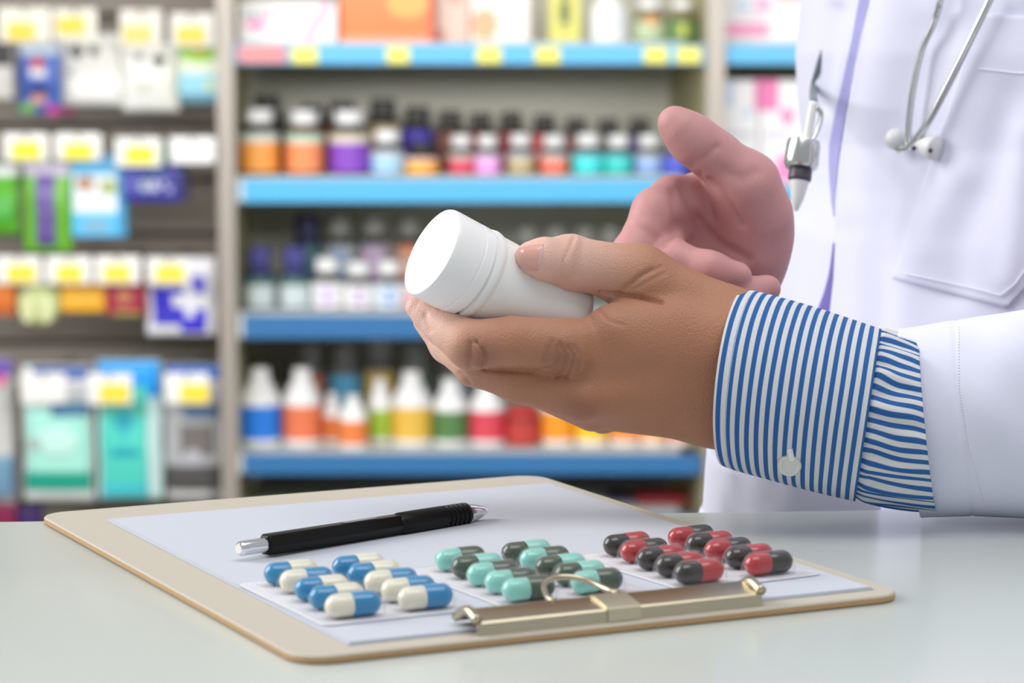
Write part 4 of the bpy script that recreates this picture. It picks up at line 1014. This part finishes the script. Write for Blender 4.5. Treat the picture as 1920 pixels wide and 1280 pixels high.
def pouch_pt(x0, x1, z0, z1, yc, bulge, u, v, side=1, off=0):
    fx = (1 - abs(2 * u - 1) ** 2.6); fz = (1 - abs(2 * v - 1) ** 3.2); t = .0015 + bulge * max(fx * fz, 0) ** .7
    wv_ = .004 * math.sin(v * 9 + x0 * 40) * fx * (bulge / .02)
    return (x0 + (x1 - x0) * u + .0012 * math.sin(v * 14 + x0 * 90) * (bulge / .02), yc - side * (t + off) + wv_, z1 + (z0 - z1) * v)
def pack(kind, x0, y0, x1, y1, dy, rgb, label, cat, zones=(), bulge=.018, name='hanging_pack', tab=None):
    Y = YF + dy; a, b = S(x0, y0, Y), S(x1, y1, Y)
    e = empty(name, ((a[0] + b[0]) / 2, Y, b[2]), label, cat, 'packs on the display wall')
    X0, X1, Z0, Z1_ = a[0], b[0], b[2], a[2]
    if kind == 'pouch':
        nu, nv = 16, 22
        A = [pouch_pt(X0, X1, Z0, Z1_, Y, bulge, i / nu, j / nv) for i in range(nu + 1) for j in range(nv + 1)]; Bk = [pouch_pt(X0, X1, Z0, Z1_, Y, bulge, i / nu, j / nv, -1) for i in range(nu + 1) for j in range(nv + 1)]
        n = nv + 1; m_ = len(A); F = []
        for i in range(nu):
            for j in range(nv): q = i * n + j; F += [[q, q + 1, q + n + 1, q + n], [m_ + q, m_ + q + n, m_ + q + n + 1, m_ + q + 1]]
        rim = [i * n for i in range(nu + 1)] + [nu * n + j for j in range(1, n)] + [i * n + nv for i in range(nu - 1, -1, -1)] + [j for j in range(nv - 1, 0, -1)]
        for p, q in zip(rim, rim[1:] + rim[:1]): F.append([p, q, m_ + q, m_ + p])
        new('pouch_body', A + Bk, F, cmat(rgb, .32, 'pouch'), e)
        for k, (nm, sh, u0, v0, u1, v1, c) in enumerate(zones):
            nn = 8; o0 = .0006 + .0003 * k; Vp, Fp = [], []
            for s in (o0, o0 - .0008):
                for i in range(nn + 1):
                    for j in range(nn + 1):
                        s_, t_ = i / nn, j / nn
                        if sh == 'e':
                            p_, q_ = 2 * s_ - 1, 2 * t_ - 1; s_ = .5 + .5 * p_ * math.sqrt(1 - q_ * q_ / 2); t_ = .5 + .5 * q_ * math.sqrt(1 - p_ * p_ / 2)
                        Vp.append(pouch_pt(X0, X1, Z0, Z1_, Y, bulge, u0 + (u1 - u0) * s_, v0 + (v1 - v0) * t_, 1, s))
            n = nn + 1; m_ = n * n
            for i in range(nn):
                for j in range(nn): q = i * n + j; Fp += [[q, q + 1, q + n + 1, q + n], [m_ + q, m_ + q + n, m_ + q + n + 1, m_ + q + 1]]
            rim = [i * n for i in range(nn + 1)] + [nn * n + j for j in range(1, n)] + [i * n + nn for i in range(nn - 1, -1, -1)] + [j for j in range(nn - 1, 0, -1)]
            for p, q in zip(rim, rim[1:] + rim[:1]): Fp.append([p, q, m_ + q, m_ + p])
            new(nm, Vp, Fp, cmat(c, .4), e)
    elif kind == 'box':
        span('carton_body', (X0, Y - .02, Z0), (X1, Y + .02, Z1_), cmat(rgb, .4, 'carton'), e, .002); zone_boxes(e, X0, X1, Z0, Z1_, Y - .02, zones)
    else:
        V, F = lathe([(0, -1), (.45, -.92), (.8, -.62), (1, 0), (.8, .62), (.45, .92), (0, 1)], (0, 0, 0), (0, 1, 0), 32)
        V = [((X0 + X1) / 2 + v[0] * (X1 - X0) / 2, Y + v[1] * .016, (Z0 + Z1_) / 2 + v[2] * (Z1_ - Z0) / 2) for v in V]; new('pouch_body', V, F, cmat(rgb, .3, 'pouch'), e)
        for k, (nm, sh, u0, v0, u1, v1, c) in enumerate(zones):
            V2 = [(X0 + (X1 - X0) * (u0 + (u1 - u0) * (v[0] - X0) / (X1 - X0)), v[1] - .004 - .0006 * k if v[1] < Y else v[1] - .02, Z1_ + (Z0 - Z1_) * (v0 + (v1 - v0) * (Z1_ - v[2]) / (Z1_ - Z0))) for v in V]; new(nm, V2, F, cmat(c), e)
    if tab:
        c = S(tab[0], tab[1], Y); span('hang_tab', (c[0] - .012, Y - .0012, Z1_ - .006), (c[0] + .012, Y + .0012, c[2]), cmat((236, 236, 232)), e)
    return e
YC = YF - .035
def hook(x0, y0, x1, y1, sticker, label, cream=(246, 245, 242), yel=(250, 226, 66)):
    a, b = S(x0, y0, YC), S(x1, y1, YC); c = (a[0] + b[0]) / 2; zt = a[2] - .006
    e = empty('peg_hook', (c, YW, zt), label, 'hook', 'peg hooks with price cards')
    V, F = tube([np.array([c, YW + .004, zt]), np.array([c, YC + .016, zt]), np.array([c, YC + .004, zt + .004])], .0028, 10, 6); new('rod', V, F, m_hook, e)
    span('price_card', (a[0], YC, b[2]), (b[0], YC + .0016, a[2]), cmat(cream, .6), e, .0005)
    if sticker:
        s0, s1 = S(sticker[0], sticker[1], YC), S(sticker[2], sticker[3], YC); span('price_sticker', (s0[0], YC - .0012, s1[2]), (s1[0], YC - .0001, s0[2]), cmat(yel, .6), e)
CR_ = (232, 228, 214); Y2 = (238, 208, 78); Y3 = (232, 210, 120)
hook(-4, 14, 96, 80, (14, 43, 65, 76), 'peg hook with cream card at the upper left, yellow sticker over the blue pack', CR_, Y2)
hook(100, 16, 182, 78, (107, 32, 159, 64), 'peg hook whose yellow sticker sits highest, over the left white pack', CR_, Y2)
hook(224, 18, 305, 92, (231, 48, 283, 80), 'peg hook with faded yellow sticker above the right white pack', (226, 222, 212), Y3)
hook(318, 24, 402, 88, (332, 50, 384, 80), 'peg hook with yellow sticker over the green and aqua pack', (222, 220, 214), Y2)
hook(6, 250, 91, 302, (22, 266, 76, 298), 'peg hook with white card over the green and violet bag', yel=(252, 234, 60))
hook(102, 250, 190, 300, (120, 269, 173, 299), 'peg hook with white card over the sky blue pack, yellow sticker', yel=(252, 234, 60))
hook(216, 258, 303, 312, (235, 275, 289, 306), 'peg hook with white card over the dark blue box, yellow sticker', yel=(252, 238, 50))
hook(318, 257, 403, 306, None, 'peg hook with blank white card, no sticker, beside the steel post', (250, 250, 252))
hook(-8, 480, 77, 532, (14, 497, 66, 528), 'peg hook with yellow sticker above the round pale green pack')
hook(86, 480, 172, 532, (106, 497, 154, 528), 'peg hook with yellow sticker above the amber pack')
hook(178, 480, 263, 532, (195, 497, 244, 527), 'peg hook with yellow sticker above the maroon pack')
hook(276, 484, 356, 532, (292, 497, 345, 528), 'peg hook with yellow sticker on the blue cross bag')
hook(38, 700, 124, 756, None, 'peg hook with plain white card above the mint green pouch')
hook(163, 700, 248, 758, (187, 720, 242, 754), 'peg hook with yellow sticker above the turquoise pouch')
hook(308, 700, 391, 757, (338, 720, 392, 754), 'peg hook with yellow sticker above the grey pouch')
pk_ = pack
pk_('box', -30, 78, 28, 185, .02, (206, 204, 200), 'grey white pack with black top, cut off at the upper left', 'pack', [('black_top', 'r', 0, 0, 1, .42, (44, 42, 44))])
pk_('pouch', 34, 76, 116, 214, .03, (72, 106, 190), 'blue pack with small red and white pictures, upper left', 'pack', [('pale_header', 'r', .02, .02, .98, .2, (196, 214, 232)), ('red_picture', 'e', .28, .22, .66, .38, (190, 84, 92)), ('white_picture', 'r', .30, .38, .68, .50, (222, 220, 226)), ('dark_band', 'r', .25, .62, .72, .72, (58, 40, 84)), ('pink_picture', 'r', .3, .74, .68, .86, (220, 164, 150)), ('green_corner', 'e', .0, .84, .42, .99, (122, 184, 96))], .012)
pk_('pouch', 108, 62, 232, 198, .06, (240, 240, 234), 'white pack with two dark holes, left of a similar white pack', 'pack', [('dark_hole', 'e', .20, .17, .42, .34, (70, 70, 70)), ('dark_hole', 'e', .50, .17, .66, .32, (92, 92, 92)), ('grey_patch', 'e', .12, .45, .3, .6, (206, 206, 204))], .016)
pk_('pouch', 228, 82, 336, 208, .05, (242, 242, 236), 'white pack with two dark holes, beside the green and aqua pack', 'pack', [('dark_hole', 'e', .26, .14, .42, .28, (120, 122, 120)), ('dark_hole', 'e', .56, .16, .80, .34, (84, 92, 92)), ('pale_print', 'e', .3, .55, .5, .7, (228, 226, 214))], .016)
pk_('box', 337, 74, 414, 192, .03, (226, 236, 210), 'pack with leaf green top and aqua foot, beside the steel post', 'pack', [('green_arc', 'e', .0, -.0, 1, .36, (140, 200, 44)), ('brown_crest', 'e', .3, .0, .7, .26, (186, 172, 70)), ('aqua_panel', 'r', .0, .54, 1, .86, (150, 212, 236)), ('deep_foot', 'r', .0, .86, 1, 1, (84, 140, 160)), ('lime_dot', 'e', .6, .64, .9, .8, (200, 220, 160))])
pk_('round', 88, 196, 114, 220, .02, (214, 70, 160), 'small magenta round trinket below the blue pack', 'trinket')
pk_('round', 114, 198, 142, 222, .02, (130, 50, 84), 'small maroon round trinket below the white pack', 'trinket')
pk_('pouch', -30, 308, 37, 440, .03, (98, 186, 48), 'bright green pack cut off at the left edge', 'pack', [('white_header', 'r', .3, .02, 1, .16, (226, 224, 232)), ('lime_leaf', 'e', .2, .4, .9, .85, (76, 176, 60))], .012)
pk_('pouch', 44, 303, 136, 472, .02, (112, 186, 50), 'tall green bag with violet centre stripe', 'bag', [('lilac_header', 'r', .02, .01, .98, .16, (210, 200, 226)), ('violet_stripe', 'r', .27, .14, .68, .93, (106, 84, 160)), ('light_print', 'e', .42, .3, .54, .4, (160, 140, 200)), ('light_print', 'e', .42, .5, .54, .6, (150, 130, 190)), ('light_print', 'e', .42, .68, .54, .78, (140, 120, 184))], .012)
pk_('box', 136, 290, 240, 443, .04, (98, 190, 240), 'sky blue carton with white panel and brown picture', 'box', [('white_panel', 'r', .04, .24, .84, .70, (240, 246, 250)), ('brown_picture', 'e', .08, .24, .44, .44, (188, 150, 126)), ('green_picture', 'e', .52, .30, .86, .48, (170, 186, 110)), ('blue_foot', 'r', .04, .70, .84, .97, (94, 200, 250)), ('grey_print', 'r', .24, .79, .66, .92, (140, 180, 206)), ('side', 'r', .87, .1, 1, .97, (70, 160, 206))])
bx = pk_('box', 232, 306, 352, 376, .03, (40, 42, 150), 'wide dark blue box with white print, under a yellow sticker', 'box', [('teal_print', 'r', .32, .10, .70, .26, (50, 110, 150)), ('white_print', 'r', .10, .30, .18, .80, (120, 124, 210)), ('white_print', 'r', .28, .44, .40, .74, (180, 196, 216)), ('white_print', 'e', .43, .42, .58, .76, (196, 200, 226)), ('white_print', 'r', .62, .42, .69, .58, (186, 184, 224)), ('white_print', 'r', .70, .60, .78, .78, (186, 184, 224)), ('dark_end', 'r', .90, .0, 1, 1, (36, 32, 86))])
pk_('box', 300, 278, 318, 306, .05, (60, 150, 80), 'tiny green tab sticking up behind the dark blue box', 'pack')
pk_('box', -26, 528, 32, 588, .03, (222, 120, 36), 'orange pack cut off at the left edge, beside the round one', 'pack', [('dark_foot', 'r', 0, .7, 1, 1, (190, 96, 30))])
pk_('round', 30, 526, 116, 612, .02, (206, 218, 150), 'round pale green pack with two pale halves', 'pack', [('pale_half', 'e', .12, .2, .46, .9, (226, 232, 180)), ('pale_half', 'e', .54, .2, .88, .9, (226, 232, 180))], tab=(73, 500))
pk_('box', 116, 520, 202, 582, .04, (250, 182, 36), 'amber yellow pack between the round pack and the maroon pack', 'pack', [('pale_band', 'r', .1, .52, .9, .68, (252, 206, 90)), ('orange_band', 'r', 0, 0, 1, .2, (244, 160, 40))])
pk_('box', 202, 520, 272, 588, .03, (168, 44, 70), 'maroon pack with a small gold crest', 'pack', [('gold_crest', 'e', .3, .25, .68, .72, (196, 130, 90)), ('green_foot', 'r', .2, .9, .9, 1, (170, 160, 70))])
pk_('pouch', 274, 482, 408, 628, .03, (240, 240, 246), 'white bag printed with blue blocks round a white cross', 'bag', [('blue_block', 'r', .10, .37, .56, .86, (60, 52, 200)), ('blue_block', 'r', .64, .23, .85, .46, (92, 84, 214)), ('blue_block', 'r', .50, .66, .85, .95, (56, 44, 216)), ('white_cross', 'r', .38, .48, .88, .63, (244, 244, 250)), ('white_cross', 'r', .55, .36, .68, .77, (244, 244, 250))], .014)
pk_('pouch', -40, 672, 30, 945, .04, (206, 206, 204), 'grey white pouch with violet top, cut off at the left edge', 'pouch', [('violet_top', 'r', .0, .01, 1, .12, (92, 52, 176)), ('pink_spot', 'r', .55, .10, .82, .18, (222, 70, 140)), ('blue_foot', 'r', .3, .66, 1, .95, (120, 160, 190))], .014)
pk_('pouch', 42, 684, 178, 938, .03, (224, 232, 230), 'mint green and white pouch with dark green foot band', 'pouch', [('blue_header', 'r', .15, .01, .97, .10, (26, 84, 170)), ('white_strip', 'r', .03, .10, .97, .22, (234, 232, 238)), ('mint_field', 'r', .05, .30, .95, .84, (178, 244, 228)), ('blue_lettering', 'r', .42, .27, .95, .37, (84, 140, 184)), ('pale_swirl', 'e', .2, .45, .8, .66, (206, 252, 240)), ('grey_swirl', 'e', .06, .52, .28, .62, (180, 200, 196)), ('green_foot', 'r', .02, .78, .97, .92, (30, 166, 142))], .012)
pk_('pouch', 182, 674, 306, 936, .02, (206, 236, 234), 'turquoise pouch with bright blue header and drop emblem', 'pouch', [('blue_header', 'r', .02, .01, .98, .26, (24, 162, 250)), ('turquoise_field', 'r', .06, .18, .78, .98, (84, 218, 202)), ('green_top', 'r', .06, .28, .74, .40, (84, 190, 168)), ('drop_emblem', 'e', .26, .36, .58, .50, (30, 160, 180)), ('drop_point', 'e', .34, .46, .50, .56, (60, 196, 204)), ('blue_lettering', 'r', .22, .62, .64, .68, (30, 170, 190)), ('blue_foot', 'r', .06, .88, .78, .98, (70, 206, 218))], .012)
pk_('pouch', 304, 682, 420, 936, .03, (176, 178, 180), 'grey pouch with dark picture, beside the steel post', 'pouch', [('blue_header', 'r', .05, .01, .97, .11, (22, 96, 190)), ('white_strip', 'r', .03, .11, .97, .28, (220, 220, 226)), ('blue_lettering', 'r', .36, .30, .95, .39, (92, 120, 160)), ('dark_picture', 'r', .30, .44, .84, .66, (120, 114, 112)), ('pale_picture', 'e', .3, .62, .7, .82, (180, 180, 188)), ('dark_foot', 'r', .0, .74, .97, .92, (82, 80, 80)), ('pale_foot', 'r', .1, .93, .8, .99, (216, 216, 214))], .012)
pk_('box', -20, 944, 34, 1010, .04, (130, 24, 70), 'dark maroon pack low at the left, just above the counter', 'pack')
pk_('box', 36, 948, 78, 1010, .05, (60, 36, 100), 'dark violet pack low at the left, beside the clipboard corner', 'pack')
